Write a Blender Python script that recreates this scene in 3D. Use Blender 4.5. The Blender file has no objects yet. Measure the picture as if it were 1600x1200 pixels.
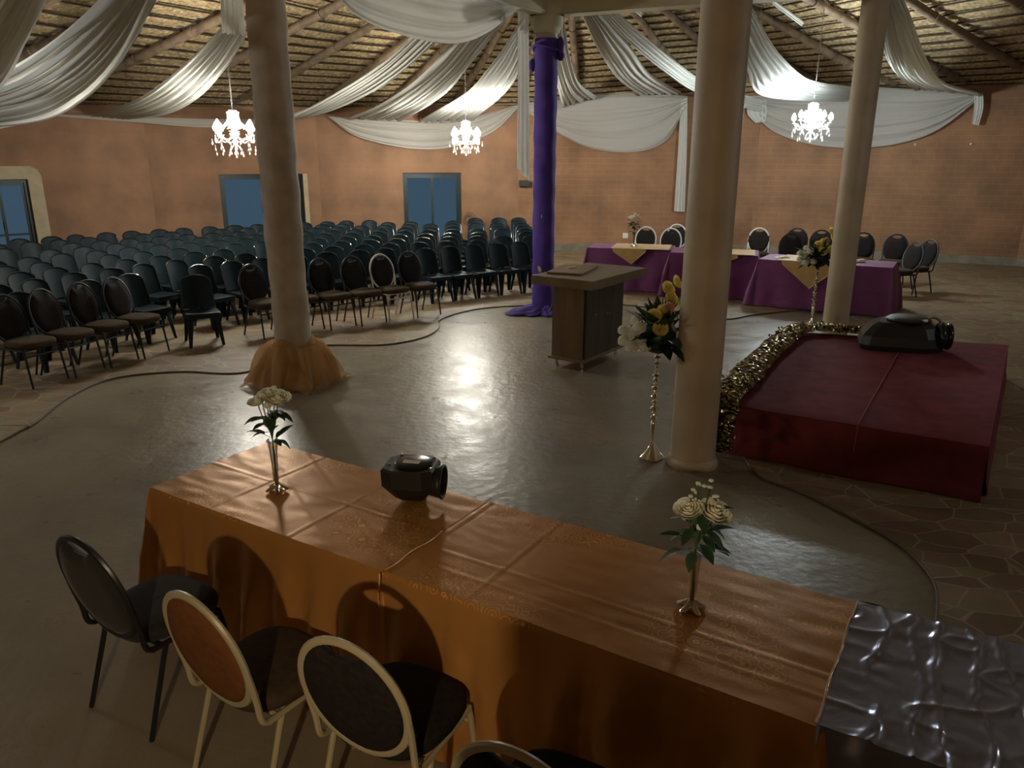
import bpy, bmesh, math, random
from mathutils import Vector, Matrix
random.seed(7)
SC = bpy.context.scene
COL = SC.collection
PI = math.pi

# ---------------------------------------------------------------- camera
FPX, CAMH, PITCH, ROLL = 1202.0, 2.36, math.radians(16.7), math.radians(0.15)
cd = bpy.data.cameras.new('camera'); cam = bpy.data.objects.new('camera', cd); COL.objects.link(cam)
cd.sensor_width = 36.0; cd.lens = FPX / 1600 * 36.0; cd.clip_start = 0.05; cd.clip_end = 200
cam.location = (0, 0, CAMH)
cam.rotation_euler = (Matrix.Rotation(PI/2 - PITCH, 3, 'X') @ Matrix.Rotation(ROLL, 3, 'Z')).to_euler()
SC.camera = cam

# ---------------------------------------------------------------- view + world
SC.view_settings.view_transform = 'Standard'; SC.view_settings.look = 'None'
SC.view_settings.exposure = 0.58; SC.view_settings.gamma = 1.0
SC.view_settings.use_curve_mapping = False
w = bpy.data.worlds.new('dusk'); SC.world = w; w.use_nodes = True
w.node_tree.nodes['Background'].inputs[0].default_value = (0.14, 0.21, 0.28, 1)
w.node_tree.nodes['Background'].inputs[1].default_value = 0.30

K = 0.89
BULB = 400.0          # emission of a chandelier bulb
WARM = 2500.0          # emission of the low lamp near the rear wall

def ray(px, py):
    u = (px-800)/FPX; v = -(py-600)/FPX
    c, s = math.cos(ROLL), math.sin(ROLL)
    u, v = u*c - v*s, u*s + v*c
    return Vector((u, math.cos(PITCH)+v*math.sin(PITCH), -math.sin(PITCH)+v*math.cos(PITCH)))
def G(px, py, z=0.0):
    d = ray(px, py); t = (z-CAMH)/d.z
    return Vector((d.x*t, d.y*t, z))
def D(px, py, Y):
    d = ray(px, py); t = Y/d.y
    return Vector((d.x*t, Y, CAMH+d.z*t))

# ---------------------------------------------------------------- mesh helpers
class MB:
    def __init__(s): s.v = []; s.f = []; s.m = []
    def add(s, vs, fs, mi=0):
        o = len(s.v); s.v += [tuple(p) for p in vs]
        s.f += [tuple(i+o for i in f) for f in fs]; s.m += [mi]*len(fs)
        return s
    def box(s, c, d, rz=0, bev=0, mi=0, M=None):
        bm = bmesh.new(); bmesh.ops.create_cube(bm, size=1)
        for v in bm.verts: v.co = Vector((v.co.x*d[0], v.co.y*d[1], v.co.z*d[2]))
        if bev: bmesh.ops.bevel(bm, geom=bm.edges[:], offset=bev, segments=2, affect='EDGES')
        X = Matrix.Translation(c) @ Matrix.Rotation(rz, 4, 'Z')
        if M: X = X @ M
        bm.transform(X); bm.verts.index_update()
        s.add([v.co for v in bm.verts], [[v.index for v in f.verts] for f in bm.faces], mi); bm.free()
        return s
    def tube(s, pts, r, n=8, closed=False, mi=0, flat=1.0):
        pts = [Vector(p) for p in pts]; N = len(pts)
        rs = r if isinstance(r, (list, tuple)) else [r]*N
        ref = None; vs = []
        for i, p in enumerate(pts):
            if closed: t = pts[(i+1) % N]-pts[i-1]
            else: t = pts[min(i+1, N-1)]-pts[max(i-1, 0)]
            if t.length < 1e-9: t = Vector((0, 0, 1))
            t.normalize()
            if ref is None:
                a = Vector((0, 0, 1)) if abs(t.z) < .9 else Vector((1, 0, 0))
                ref = t.cross(a).normalized()
            ref = (ref - t*ref.dot(t))
            if ref.length < 1e-6: ref = t.orthogonal()
            ref.normalize(); b = t.cross(ref)
            for k in range(n):
                a = 2*PI*k/n
                vs.append(p + ref*math.cos(a)*rs[i] + b*math.sin(a)*rs[i]*flat)
        fs = []
        L = N if closed else N-1
        for i in range(L):
            j = (i+1) % N
            for k in range(n):
                k2 = (k+1) % n
                fs.append((i*n+k, i*n+k2, j*n+k2, j*n+k))
        if not closed:
            fs.append(tuple(range(n))[::-1]); fs.append(tuple((N-1)*n+k for k in range(n)))
        return s.add(vs, fs, mi)
    def lathe(s, prof, c=(0, 0, 0), n=20, mi=0, fn=None, cap=True):
        vs = []
        for i, (r, z) in enumerate(prof):
            for k in range(n):
                a = 2*PI*k/n; rr, zz = (fn(r, z, a) if fn else (r, z))
                vs.append((c[0]+rr*math.cos(a), c[1]+rr*math.sin(a), c[2]+zz))
        fs = []
        for i in range(len(prof)-1):
            for k in range(n):
                k2 = (k+1) % n
                fs.append((i*n+k, i*n+k2, (i+1)*n+k2, (i+1)*n+k))
        if cap:
            fs.append(tuple(range(n))[::-1]); fs.append(tuple((len(prof)-1)*n+k for k in range(n)))
        return s.add(vs, fs, mi)
    def grid(s, fn, nu, nv, mi=0, cu=False):
        vs = [fn(i/nu if cu else i/(nu-1), j/(nv-1)) for j in range(nv) for i in range(nu)]
        fs = []
        for j in range(nv-1):
            for i in range(nu if cu else nu-1):
                i2 = (i+1) % nu
                fs.append((j*nu+i, j*nu+i2, (j+1)*nu+i2, (j+1)*nu+i))
        return s.add(vs, fs, mi)
    def ball(s, c, r, n=8, m=6, mi=0, sc=(1, 1, 1)):
        vs = [(c[0], c[1], c[2]-r*sc[2])]
        for j in range(1, m):
            t = PI*j/m - PI/2
            for k in range(n):
                a = 2*PI*k/n
                vs.append((c[0]+r*sc[0]*math.cos(t)*math.cos(a), c[1]+r*sc[1]*math.cos(t)*math.sin(a), c[2]+r*sc[2]*math.sin(t)))
        vs.append((c[0], c[1], c[2]+r*sc[2])); T = len(vs)-1
        fs = [(0, 1+(k+1) % n, 1+k) for k in range(n)]
        for j in range(m-2):
            for k in range(n):
                fs.append((1+j*n+k, 1+j*n+(k+1) % n, 1+(j+1)*n+(k+1) % n, 1+(j+1)*n+k))
        fs += [(T, 1+(m-2)*n+k, 1+(m-2)*n+(k+1) % n) for k in range(n)]
        return s.add(vs, fs, mi)
    def build(s, name, mat, parent=None, smooth=True, sharp=40, solid=0):
        me = bpy.data.meshes.new(name); me.from_pydata(s.v, [], s.f)
        for m in (mat if isinstance(mat, (list, tuple)) else [mat]): me.materials.append(m)
        me.polygons.foreach_set('material_index', s.m)
        if smooth:
            me.polygons.foreach_set('use_smooth', [True]*len(s.f))
        me.update()
        if smooth and sharp: me.set_sharp_from_angle(angle=math.radians(sharp))
        o = bpy.data.objects.new(name, me); COL.objects.link(o)
        if parent: o.parent = parent
        if solid:
            md = o.modifiers.new('solid', 'SOLIDIFY'); md.thickness = solid; md.offset = 0
        return o

def tag(o, label=None, cat=None, group=None, kind=None):
    if label: o['label'] = label
    if cat: o['category'] = cat
    if group: o['group'] = group
    if kind: o['kind'] = kind
    return o
def thing(name, label, cat, loc=(0, 0, 0), rz=0, group=None):
    o = bpy.data.objects.new(name, None); COL.objects.link(o)
    o.empty_display_size = .1; o.location = loc; o.rotation_euler = (0, 0, rz)
    return tag(o, label, cat, group)
def dup(root, loc, rz, label=None, group=None):
    r = root.copy(); COL.objects.link(r); r.location = loc; r.rotation_euler = (0, 0, rz)
    if label: r['label'] = label
    if group: r['group'] = group
    for ch in list(root.children):
        c = ch.copy(); COL.objects.link(c); c.parent = r
        for g in list(ch.children):
            d = g.copy(); COL.objects.link(d); d.parent = c
    return r
def crom(P, n):
    P = [Vector(p) for p in P]; out = []
    Q = [P[0]*2-P[1]] + P + [P[-1]*2-P[-2]]
    L = len(P)-1
    for k in range(n):
        t = k/(n-1)*L; i = min(int(t), L-1); t -= i
        a, b, c, d = Q[i], Q[i+1], Q[i+2], Q[i+3]
        out.append(0.5*((2*b) + (c-a)*t + (2*a-5*b+4*c-d)*t*t + (-a+3*b-3*c+d)*t**3))
    return out
def vn(*a):   # cheap smooth value noise of 1-3 numbers
    x = a[0]; y = a[1] if len(a) > 1 else 0; z = a[2] if len(a) > 2 else 0
    from mathutils import noise
    return noise.noise(Vector((x, y, z)))

# ---------------------------------------------------------------- materials
def mat(name, col, rough=.6, metal=0, var=0, vscale=5, bump=0, bscale=20, sheen=0, coat=0, spec=.5, detail=4, stretch=None, col2=None):
    m = bpy.data.materials.new(name); m.use_nodes = True; nt = m.node_tree; b = nt.nodes['Principled BSDF']
    b.inputs['Base Color'].default_value = (*col, 1); b.inputs['Roughness'].default_value = rough
    b.inputs['Metallic'].default_value = metal; b.inputs['Specular IOR Level'].default_value = spec
    if sheen: b.inputs['Sheen Weight'].default_value = sheen
    if coat: b.inputs['Coat Weight'].default_value = coat; b.inputs['Coat Roughness'].default_value = .15
    if var or bump:
        tc = nt.nodes.new('ShaderNodeTexCoord'); mp = nt.nodes.new('ShaderNodeMapping')
        nt.links.new(tc.outputs['Object'], mp.inputs[0])
        if stretch: mp.inputs['Scale'].default_value = stretch
    if var:
        n = nt.nodes.new('ShaderNodeTexNoise'); n.inputs['Scale'].default_value = vscale; n.inputs['Detail'].default_value = detail
        nt.links.new(mp.outputs[0], n.inputs['Vector'])
        r = nt.nodes.new('ShaderNodeValToRGB')
        r.color_ramp.elements[0].position = .3; r.color_ramp.elements[1].position = .7
        c2 = col2 or tuple(max(0, c*(1-var)) for c in col)
        c1 = col if col2 else tuple(min(1, c*(1+var)) for c in col)
        r.color_ramp.elements[0].color = (*c2, 1); r.color_ramp.elements[1].color = (*c1, 1)
        nt.links.new(n.outputs['Fac'], r.inputs[0]); nt.links.new(r.outputs[0], b.inputs['Base Color'])
    if bump:
        n = nt.nodes.new('ShaderNodeTexNoise'); n.inputs['Scale'].default_value = bscale; n.inputs['Detail'].default_value = 5
        nt.links.new(mp.outputs[0], n.inputs['Vector'])
        bp = nt.nodes.new('ShaderNodeBump'); bp.inputs['Strength'].default_value = bump; bp.inputs['Distance'].default_value = .02
        nt.links.new(n.outputs['Fac'], bp.inputs['Height']); nt.links.new(bp.outputs[0], b.inputs['Normal'])
    return m
def emis(name, col, s):
    m = bpy.data.materials.new(name); m.use_nodes = True; b = m.node_tree.nodes['Principled BSDF']
    b.inputs['Base Color'].default_value = (.9, .9, .9, 1)
    b.inputs['Emission Color'].default_value = (*col, 1); b.inputs['Emission Strength'].default_value = s
    return m
def voile(name, col, trans=.45, through=0.0):
    m = bpy.data.materials.new(name); m.use_nodes = True; nt = m.node_tree; nt.nodes.clear()
    o = nt.nodes.new('ShaderNodeOutputMaterial'); d = nt.nodes.new('ShaderNodeBsdfDiffuse'); t = nt.nodes.new('ShaderNodeBsdfTranslucent')
    d.inputs[0].default_value = (*col, 1); t.inputs[0].default_value = (*col, 1)
    x = nt.nodes.new('ShaderNodeMixShader'); x.inputs[0].default_value = trans
    nt.links.new(d.outputs[0], x.inputs[1]); nt.links.new(t.outputs[0], x.inputs[2])
    last = x
    if through:
        tr = nt.nodes.new('ShaderNodeBsdfTransparent'); y = nt.nodes.new('ShaderNodeMixShader'); y.inputs[0].default_value = through
        nt.links.new(x.outputs[0], y.inputs[1]); nt.links.new(tr.outputs[0], y.inputs[2]); last = y
    nt.links.new(last.outputs[0], o.inputs[0])
    return m
def glassy(name, col=(1, 1, 1), rough=.05, mix=.5):
    m = bpy.data.materials.new(name); m.use_nodes = True; nt = m.node_tree; nt.nodes.clear()
    o = nt.nodes.new('ShaderNodeOutputMaterial'); g = nt.nodes.new('ShaderNodeBsdfGlossy'); t = nt.nodes.new('ShaderNodeBsdfTransparent')
    g.inputs['Roughness'].default_value = rough; g.inputs[0].default_value = (1, 1, 1, 1); t.inputs[0].default_value = (*col, 1)
    x = nt.nodes.new('ShaderNodeMixShader'); x.inputs[0].default_value = mix
    f = nt.nodes.new('ShaderNodeLayerWeight'); f.inputs[0].default_value = mix
    nt.links.new(f.outputs['Facing'], x.inputs[0])
    nt.links.new(t.outputs[0], x.inputs[1]); nt.links.new(g.outputs[0], x.inputs[2]); nt.links.new(x.outputs[0], o.inputs[0])
    return m

def wall_mat(name, c1, c2, mortar, mort_vis):
    m = bpy.data.materials.new(name); m.use_nodes = True; nt = m.node_tree; b = nt.nodes['Principled BSDF']
    b.inputs['Roughness'].default_value = .75; b.inputs['Specular IOR Level'].default_value = .25
    tc = nt.nodes.new('ShaderNodeTexCoord')
    sep = nt.nodes.new('ShaderNodeSeparateXYZ'); cmb = nt.nodes.new('ShaderNodeCombineXYZ')
    nt.links.new(tc.outputs['Object'], sep.inputs[0]); nt.links.new(sep.outputs['X'], cmb.inputs['X']); nt.links.new(sep.outputs['Z'], cmb.inputs['Y'])
    br = nt.nodes.new('ShaderNodeTexBrick'); br.inputs['Scale'].default_value = 1
    br.inputs['Brick Width'].default_value = .30; br.inputs['Row Height'].default_value = .125; br.inputs['Mortar Size'].default_value = .007
    br.inputs['Mortar Smooth'].default_value = .3
    br.inputs['Color1'].default_value = (*c1, 1); br.inputs['Color2'].default_value = (*c2, 1)
    br.inputs['Mortar'].default_value = (*[a*(1-mort_vis)+k*mort_vis for a, k in zip(c1, mortar)], 1)
    nt.links.new(cmb.outputs[0], br.inputs['Vector'])
    n = nt.nodes.new('ShaderNodeTexNoise'); n.inputs['Scale'].default_value = 1.3; n.inputs['Detail'].default_value = 6
    nt.links.new(tc.outputs['Object'], n.inputs['Vector'])
    mx = nt.nodes.new('ShaderNodeMix'); mx.data_type = 'RGBA'; mx.blend_type = 'MULTIPLY'; mx.inputs[0].default_value = .8
    r = nt.nodes.new('ShaderNodeValToRGB'); r.color_ramp.elements[0].color = (.6, .62, .62, 1); r.color_ramp.elements[1].color = (1.25, 1.18, 1.1, 1)
    r.color_ramp.elements[0].position = .3; r.color_ramp.elements[1].position = .7
    nt.links.new(n.outputs['Fac'], r.inputs[0]); nt.links.new(br.outputs['Color'], mx.inputs[6]); nt.links.new(r.outputs[0], mx.inputs[7])
    nt.links.new(mx.outputs[2], b.inputs['Base Color'])
    bp = nt.nodes.new('ShaderNodeBump'); bp.inputs['Strength'].default_value = .35; bp.inputs['Distance'].default_value = .01; bp.invert = True
    nt.links.new(br.outputs['Fac'], bp.inputs['Height']); nt.links.new(bp.outputs[0], b.inputs['Normal'])
    return m
M = {}
M['plaster'] = wall_mat('terracotta_plaster', (.31, .175, .105), (.30, .17, .10), (.3, .18, .12), .15)
M['brick'] = wall_mat('face_brick', (.31, .17, .095), (.285, .155, .087), (.43, .28, .17), .3)
M['skirt'] = mat('cement_skirting', (.22, .19, .14), .8, var=.3, vscale=4)
M['cream'] = mat('cream_plaster', (.48, .40, .26), .8, var=.12, vscale=6)
M['column'] = mat('column_paint', (.44, .355, .24), .55, var=.15, vscale=2.2, bump=.15, bscale=8)
M['beam'] = mat('beam_paint', (.55, .50, .34), .8, var=.15, vscale=3)
M['pole'] = mat('gum_pole', (.20, .14, .09), .7, var=.4, vscale=6, bump=.4, bscale=15, stretch=(1, 1, .6))
M['lath'] = mat('dark_lath', (.04, .026, .017), .85, var=.4, vscale=8)
M['thatch'] = mat('thatch', (.42, .31, .165), .95, var=.6, vscale=16, bump=.9, bscale=40, detail=8)
M['voile'] = voile('white_voile', (.80, .81, .77), .35)
M['voile_thin'] = voile('greyed_voile', (.62, .60, .55), .3, .12)
M['alu'] = mat('dark_aluminium', (.05, .06, .065), .4, .6)
M['pane'] = glassy('door_glass', (.8, .9, .95), .04, .35)
M['plastic'] = mat('green_black_plastic', (.006, .015, .020), .46, spec=.16)
M['plastic_rim'] = mat('green_black_plastic_rim', (.010, .022, .025), .14, spec=.9)
M['fab_dark'] = mat('dark_brown_fabric', (.018, .014, .013), .9, spec=.15, var=.25, vscale=40)
M['fab_seat'] = mat('brown_seat_fabric', (.055, .037, .022), .9, spec=.15, var=.2, vscale=30)
M['fab_black'] = mat('black_fabric', (.014, .014, .013), .9, sheen=.1, var=.2, vscale=30)
M['fab_rust'] = mat('rust_fabric', (.14, .055, .02), .9, spec=.15, var=.15, vscale=30)
M['frame_black'] = mat('black_powder_coat', (.012, .012, .013), .35)
M['frame_cream'] = mat('cream_powder_coat', (.38, .33, .21), .38)
M['frame_white'] = mat('white_powder_coat', (.66, .64, .56), .35)
M['purple'] = mat('purple_cloth', (.17, .032, .14), .6, sheen=.1, var=.18, vscale=3)
M['violet'] = mat('violet_cloth', (.06, .024, .23), .8, var=.22, vscale=4)
M['gold_runner'] = mat('gold_runner', (.55, .34, .13), .4, sheen=.2, var=.1, vscale=10)
M['trim_cream'] = mat('pale_hem', (.8, .66, .42), .5)
M['tan_wrap'] = mat('tan_wrap', (.44, .36, .27), .75, var=.15, vscale=5, sheen=.2)
M['tulle'] = voile('gold_tulle', (.62, .39, .18), .45, .34)
M['red'] = mat('red_carpet', (.16, .032, .04), .95, spec=.2, var=.2, vscale=5, bump=.2, bscale=120)
M['seam'] = mat('carpet_seam', (.32, .11, .09), .8)
M['foil'] = mat('gold_foil', (.50, .42, .22), .25, .95, var=.9, vscale=26, col2=(.015, .012, .008))
M['laminate'] = mat('walnut_laminate', (.20, .145, .095), .55, var=.25, vscale=9, stretch=(1, 1, .12))
M['laminate_dark'] = mat('dark_laminate', (.085, .066, .052), .6, var=.3, vscale=9, stretch=(1, 1, .12))
M['lam_top'] = mat('grey_laminate', (.23, .185, .12), .5, var=.15, vscale=5)
M['wood_tray'] = mat('brown_board', (.26, .15, .08), .6, var=.2, vscale=6)
M['steel'] = mat('steel', (.7, .7, .68), .22, 1)
M['silver'] = mat('silver_plate', (.78, .74, .66), .12, 1)
M['black'] = mat('black_abs', (.014, .014, .014), .42)
M['blackgloss'] = mat('black_gloss', (.01, .01, .01), .2)
M['white'] = mat('white_card', (.75, .74, .70), .6)
M['petal'] = voile('cream_petal', (.86, .85, .72), .3)
M['petalw'] = voile('white_petal', (.80, .82, .74), .25)
M['petaly'] = voile('yellow_petal', (.82, .70, .24), .3)
M['petalp'] = voile('pink_petal', (.72, .45, .40), .25)
M['leaf'] = mat('leaf', (.025, .065, .03), .5, var=.4, vscale=20)
M['leafd'] = mat('dark_leaf', (.008, .035, .022), .45, var=.3, vscale=20)
M['stem'] = mat('stem', (.05, .09, .03), .6)
M['glass'] = glassy('clear_glass', (.93, .97, .95), .06, .55)
M['crystal'] = mat('crystal', (.9, .9, .9), .08, 0, spec=1)
M['bulb'] = emis('bulb_glow', (1.0, .955, .84), BULB)
M['bulb_cool'] = emis('bulb_glow_cool', (.86, .97, 1.0), BULB)
M['bulb_warm'] = emis('bulb_glow_warm', (1.0, .76, .47), WARM)
M['wood_table'] = mat('trestle_wood', (.3, .2, .12), .6)
M['mortar_red'] = mat('brass', (.6, .5, .3), .3, 1)

def satin(name, col, rings=True, rough=.36, metal=0.25, bump=.25):
    m = mat(name, col, rough, metal, spec=.25); nt = m.node_tree; b = nt.nodes['Principled BSDF']
    tc = nt.nodes.new('ShaderNodeTexCoord')
    n = nt.nodes.new('ShaderNodeTexNoise'); n.inputs['Scale'].default_value = 9; n.inputs['Detail'].default_value = 3; n.inputs['Distortion'].default_value = .8
    nt.links.new(tc.outputs['Object'], n.inputs['Vector'])
    bp = nt.nodes.new('ShaderNodeBump'); bp.inputs['Strength'].default_value = bump; bp.inputs['Distance'].default_value = .02
    nt.links.new(n.outputs['Fac'], bp.inputs['Height']); nt.links.new(bp.outputs[0], b.inputs['Normal'])
    if rings:
        vo = nt.nodes.new('ShaderNodeTexVoronoi'); vo.inputs['Scale'].default_value = 17
        nt.links.new(tc.outputs['Object'], vo.inputs['Vector'])
        mu = nt.nodes.new('ShaderNodeMath'); mu.operation = 'MULTIPLY'; mu.inputs[1].default_value = 26
        si = nt.nodes.new('ShaderNodeMath'); si.operation = 'SINE'
        nt.links.new(vo.outputs['Distance'], mu.inputs[0]); nt.links.new(mu.outputs[0], si.inputs[0])
        r = nt.nodes.new('ShaderNodeValToRGB'); r.color_ramp.elements[0].position = .8; r.color_ramp.elements[1].position = .95
        r.color_ramp.elements[0].color = (0, 0, 0, 1); r.color_ramp.elements[1].color = (1, 1, 1, 1)
        # embroidery sits in bands: the far half of the cloth nearest the middle, faint elsewhere
        n2 = nt.nodes.new('ShaderNodeTexNoise'); n2.inputs['Scale'].default_value = 1.6; nt.links.new(tc.outputs['Object'], n2.inputs['Vector'])
        r2 = nt.nodes.new('ShaderNodeValToRGB'); r2.color_ramp.elements[0].position = .44; r2.color_ramp.elements[1].position = .54
        nt.links.new(n2.outputs['Fac'], r2.inputs[0])
        mm = nt.nodes.new('ShaderNodeMath'); mm.operation = 'MULTIPLY'
        nt.links.new(si.outputs[0], r.inputs[0]); nt.links.new(r.outputs[0], mm.inputs[0]); nt.links.new(r2.outputs[0], mm.inputs[1])
        sz = nt.nodes.new('ShaderNodeSeparateXYZ'); nt.links.new(tc.outputs['Object'], sz.inputs[0])
        gt = nt.nodes.new('ShaderNodeMath'); gt.operation = 'GREATER_THAN'; gt.inputs[1].default_value = .735; nt.links.new(sz.outputs['Z'], gt.inputs[0])
        m3 = nt.nodes.new('ShaderNodeMath'); m3.operation = 'MULTIPLY'; nt.links.new(mm.outputs[0], m3.inputs[0]); nt.links.new(gt.outputs[0], m3.inputs[1]); mm = m3
        mx = nt.nodes.new('ShaderNodeMix'); mx.data_type = 'RGBA'
        nt.links.new(mm.outputs[0], mx.inputs[0])
        mx.inputs[6].default_value = (*col, 1); mx.inputs[7].default_value = (min(1, col[0]*1.7), min(1, col[1]*1.9), col[2]*2.2, 1)
        nt.links.new(mx.outputs[2], b.inputs['Base Color'])
    return m
M['satin'] = satin('copper_satin', (.50, .235, .065), rough=.40, metal=.4, bump=.06)
M['satin2'] = satin('copper_satin_plain', (.42, .20, .08), rings=False)
M['silversatin'] = satin('silver_blue_satin', (.37, .39, .53), rings=False, rough=.22, metal=.6, bump=.12)

def floor_mat():
    m = bpy.data.materials.new('polished_concrete'); m.use_nodes = True; nt = m.node_tree; b = nt.nodes['Principled BSDF']
    tc = nt.nodes.new('ShaderNodeTexCoord')
    n = nt.nodes.new('ShaderNodeTexNoise'); n.inputs['Scale'].default_value = .9; n.inputs['Detail'].default_value = 7; n.inputs['Roughness'].default_value = .6
    nt.links.new(tc.outputs['Object'], n.inputs['Vector'])
    r = nt.nodes.new('ShaderNodeValToRGB'); r.color_ramp.elements[0].position = .3; r.color_ramp.elements[1].position = .72
    r.color_ramp.elements[0].color = (.185, .155, .108, 1); r.color_ramp.elements[1].color = (.28, .235, .165, 1)
    nt.links.new(n.outputs['Fac'], r.inputs[0]); nt.links.new(r.outputs[0], b.inputs['Base Color'])
    n2 = nt.nodes.new('ShaderNodeTexNoise'); n2.inputs['Scale'].default_value = 3.5; n2.inputs['Detail'].default_value = 6
    nt.links.new(tc.outputs['Object'], n2.inputs['Vector'])
    r2 = nt.nodes.new('ShaderNodeMapRange'); r2.inputs[1].default_value = .3; r2.inputs[2].default_value = .7; r2.inputs[3].default_value = .26; r2.inputs[4].default_value = .40
    nt.links.new(n2.outputs['Fac'], r2.inputs[0]); nt.links.new(r2.outputs[0], b.inputs['Roughness'])
    bp = nt.nodes.new('ShaderNodeBump'); bp.inputs['Strength'].default_value = .22; bp.inputs['Distance'].default_value = .02
    n3 = nt.nodes.new('ShaderNodeTexNoise'); n3.inputs['Scale'].default_value = 13; n3.inputs['Detail'].default_value = 4
    nt.links.new(tc.outputs['Object'], n3.inputs['Vector'])
    nt.links.new(n3.outputs['Fac'], bp.inputs['Height']); nt.links.new(bp.outputs[0], b.inputs['Normal'])
    return m
def paving_mat():
    m = bpy.data.materials.new('crazy_paving'); m.use_nodes = True; nt = m.node_tree; b = nt.nodes['Principled BSDF']
    b.inputs['Roughness'].default_value = .55
    tc = nt.nodes.new('ShaderNodeTexCoord')
    n0 = nt.nodes.new('ShaderNodeTexNoise'); n0.inputs['Scale'].default_value = 2.2; nt.links.new(tc.outputs['Object'], n0.inputs['Vector'])
    mxv = nt.nodes.new('ShaderNodeMix'); mxv.data_type = 'VECTOR'; mxv.inputs[0].default_value = .10
    nt.links.new(tc.outputs['Object'], mxv.inputs[4]); nt.links.new(n0.outputs['Color'], mxv.inputs[5])
    mp = nt.nodes.new('ShaderNodeMapping'); mp.inputs['Rotation'].default_value = (0, 0, .6); mp.inputs['Scale'].default_value = (1.0, 1.7, 1)
    nt.links.new(mxv.outputs[1], mp.inputs[0])
    v1 = nt.nodes.new('ShaderNodeTexVoronoi'); v1.feature = 'DISTANCE_TO_EDGE'; v1.inputs['Scale'].default_value = 3.4
    v2 = nt.nodes.new('ShaderNodeTexVoronoi'); v2.inputs['Scale'].default_value = 3.4
    for v in (v1, v2): nt.links.new(mp.outputs[0], v.inputs['Vector'])
    r = nt.nodes.new('ShaderNodeValToRGB'); r.color_ramp.elements[0].position = .010; r.color_ramp.elements[1].position = .026
    r.color_ramp.elements[0].color = (1, 1, 1, 1); r.color_ramp.elements[1].color = (0, 0, 0, 1)
    nt.links.new(v1.outputs['Distance'], r.inputs[0])
    # some cells are filled with plain screed, the rest are stones
    sp = nt.nodes.new('ShaderNodeSeparateColor'); nt.links.new(v2.outputs['Color'], sp.inputs[0])
    r2 = nt.nodes.new('ShaderNodeValToRGB'); e = r2.color_ramp.elements
    e[0].position = 0; e[0].color = (.15, .095, .055, 1); e[1].position = 1; e[1].color = (.235, .185, .11, 1)
    x = e.new(.5); x.color = (.20, .135, .08, 1)
    nt.links.new(sp.outputs[0], r2.inputs[0])
    n = nt.nodes.new('ShaderNodeTexNoise'); n.inputs['Scale'].default_value = 6; n.inputs['Detail'].default_value = 6
    nt.links.new(tc.outputs['Object'], n.inputs['Vector'])
    mu = nt.nodes.new('ShaderNodeMix'); mu.data_type = 'RGBA'; mu.blend_type = 'MULTIPLY'; mu.inputs[0].default_value = .6
    nt.links.new(r2.outputs[0], mu.inputs[6]); nt.links.new(n.outputs['Color'], mu.inputs[7])
    g = nt.nodes.new('ShaderNodeMix'); g.data_type = 'RGBA'; g.blend_type = 'MULTIPLY'; g.inputs[0].default_value = 1; g.inputs[7].default_value = (1.5, 1.5, 1.5, 1)
    nt.links.new(mu.outputs[2], g.inputs[6])
    mx = nt.nodes.new('ShaderNodeMix'); mx.data_type = 'RGBA'
    nt.links.new(r.outputs[0], mx.inputs[0]); nt.links.new(g.outputs[2], mx.inputs[6]); mx.inputs[7].default_value = (.34, .27, .17, 1)
    nt.links.new(mx.outputs[2], b.inputs['Base Color'])
    bp = nt.nodes.new('ShaderNodeBump'); bp.inputs['Strength'].default_value = .3; bp.inputs['Distance'].default_value = .01
    nt.links.new(n.outputs['Fac'], bp.inputs['Height']); nt.links.new(bp.outputs[0], b.inputs['Normal'])
    return m
M['concrete'] = floor_mat(); M['paving'] = paving_mat()

# ---------------------------------------------------------------- floor
PZ = .02      # top of the paving above the concrete
inner = [(-4.9, 3), (-4.87, 6.84), (-4.85, 7.33), (-4.99, 8.28), (-4.84, 9.01), (-4.18, 9.3), (-3.4, 9.25), (-3.0, 9.9), (-2.83, 10.65), (-1.84, 10.75),
         (-1.34, 11.2), (-1.16, 11.8), (-1.2, 12.4), (-.95, 13.0), (-.46, 13.51), (.34, 13.76), (1.7, 13.95), (2.8, 13.3), (3.51, 12.6), (4.21, 13.0),
         (5.2, 13.35), (5.75, 12.6), (5.3, 11.4), (4.0, 10.0), (3.2, 8.6), (2.45, 7.4), (2.15, 6.7), (2.12, 6.09), (2.35, 5.76), (2.58, 5.3), (2.73, 4.91), (2.75, 4.56), (2.65, 4.2),
         (2.2, 3.4), (1.5, 2), (.5, 0), (-3, -.9), (-4.7, 1), (-4.9, 3)]
inner = [(x*K, y*K, 0) for x, y in inner]
curve = crom(inner, 300)[:-1]
mb = MB(); mb.box((.9, 7.4, -.11), (24, 25, .22)); tag(mb.build('floor', M['concrete'], smooth=False), 'smooth polished grey brown concrete floor in the middle of the hall', kind='structure')
mb = MB(); cc = Vector((-.5*K, 7*K, 0)); n = len(curve); vs = []
WQ = [(-14.5, 12.5), (-11.8, 16.0), (-8.6, 18.9), (-5, 20.6), (0.15, 21.9), (6.6, 21.6), (12.4, 19.0), (16, 14.5), (17, 8), (14, 2), (9, -5), (-9, -5), (-13.5, 3), (-15, 8)]
def to_wall(d):
    best = 30
    for i in range(14):
        px_, py_ = WQ[i][0]*K-cc.x, WQ[i][1]*K-cc.y; qx, qy = WQ[(i+1) % 14][0]*K-cc.x, WQ[(i+1) % 14][1]*K-cc.y
        ex, ey = qx-px_, qy-py_; den = d.x*ey-d.y*ex
        if abs(den) < 1e-9: continue
        t = (px_*ey-py_*ex)/den; s_ = (px_*d.y-py_*d.x)/den
        if t > 0 and -.001 <= s_ <= 1.001: best = min(best, t)
    return best
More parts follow.
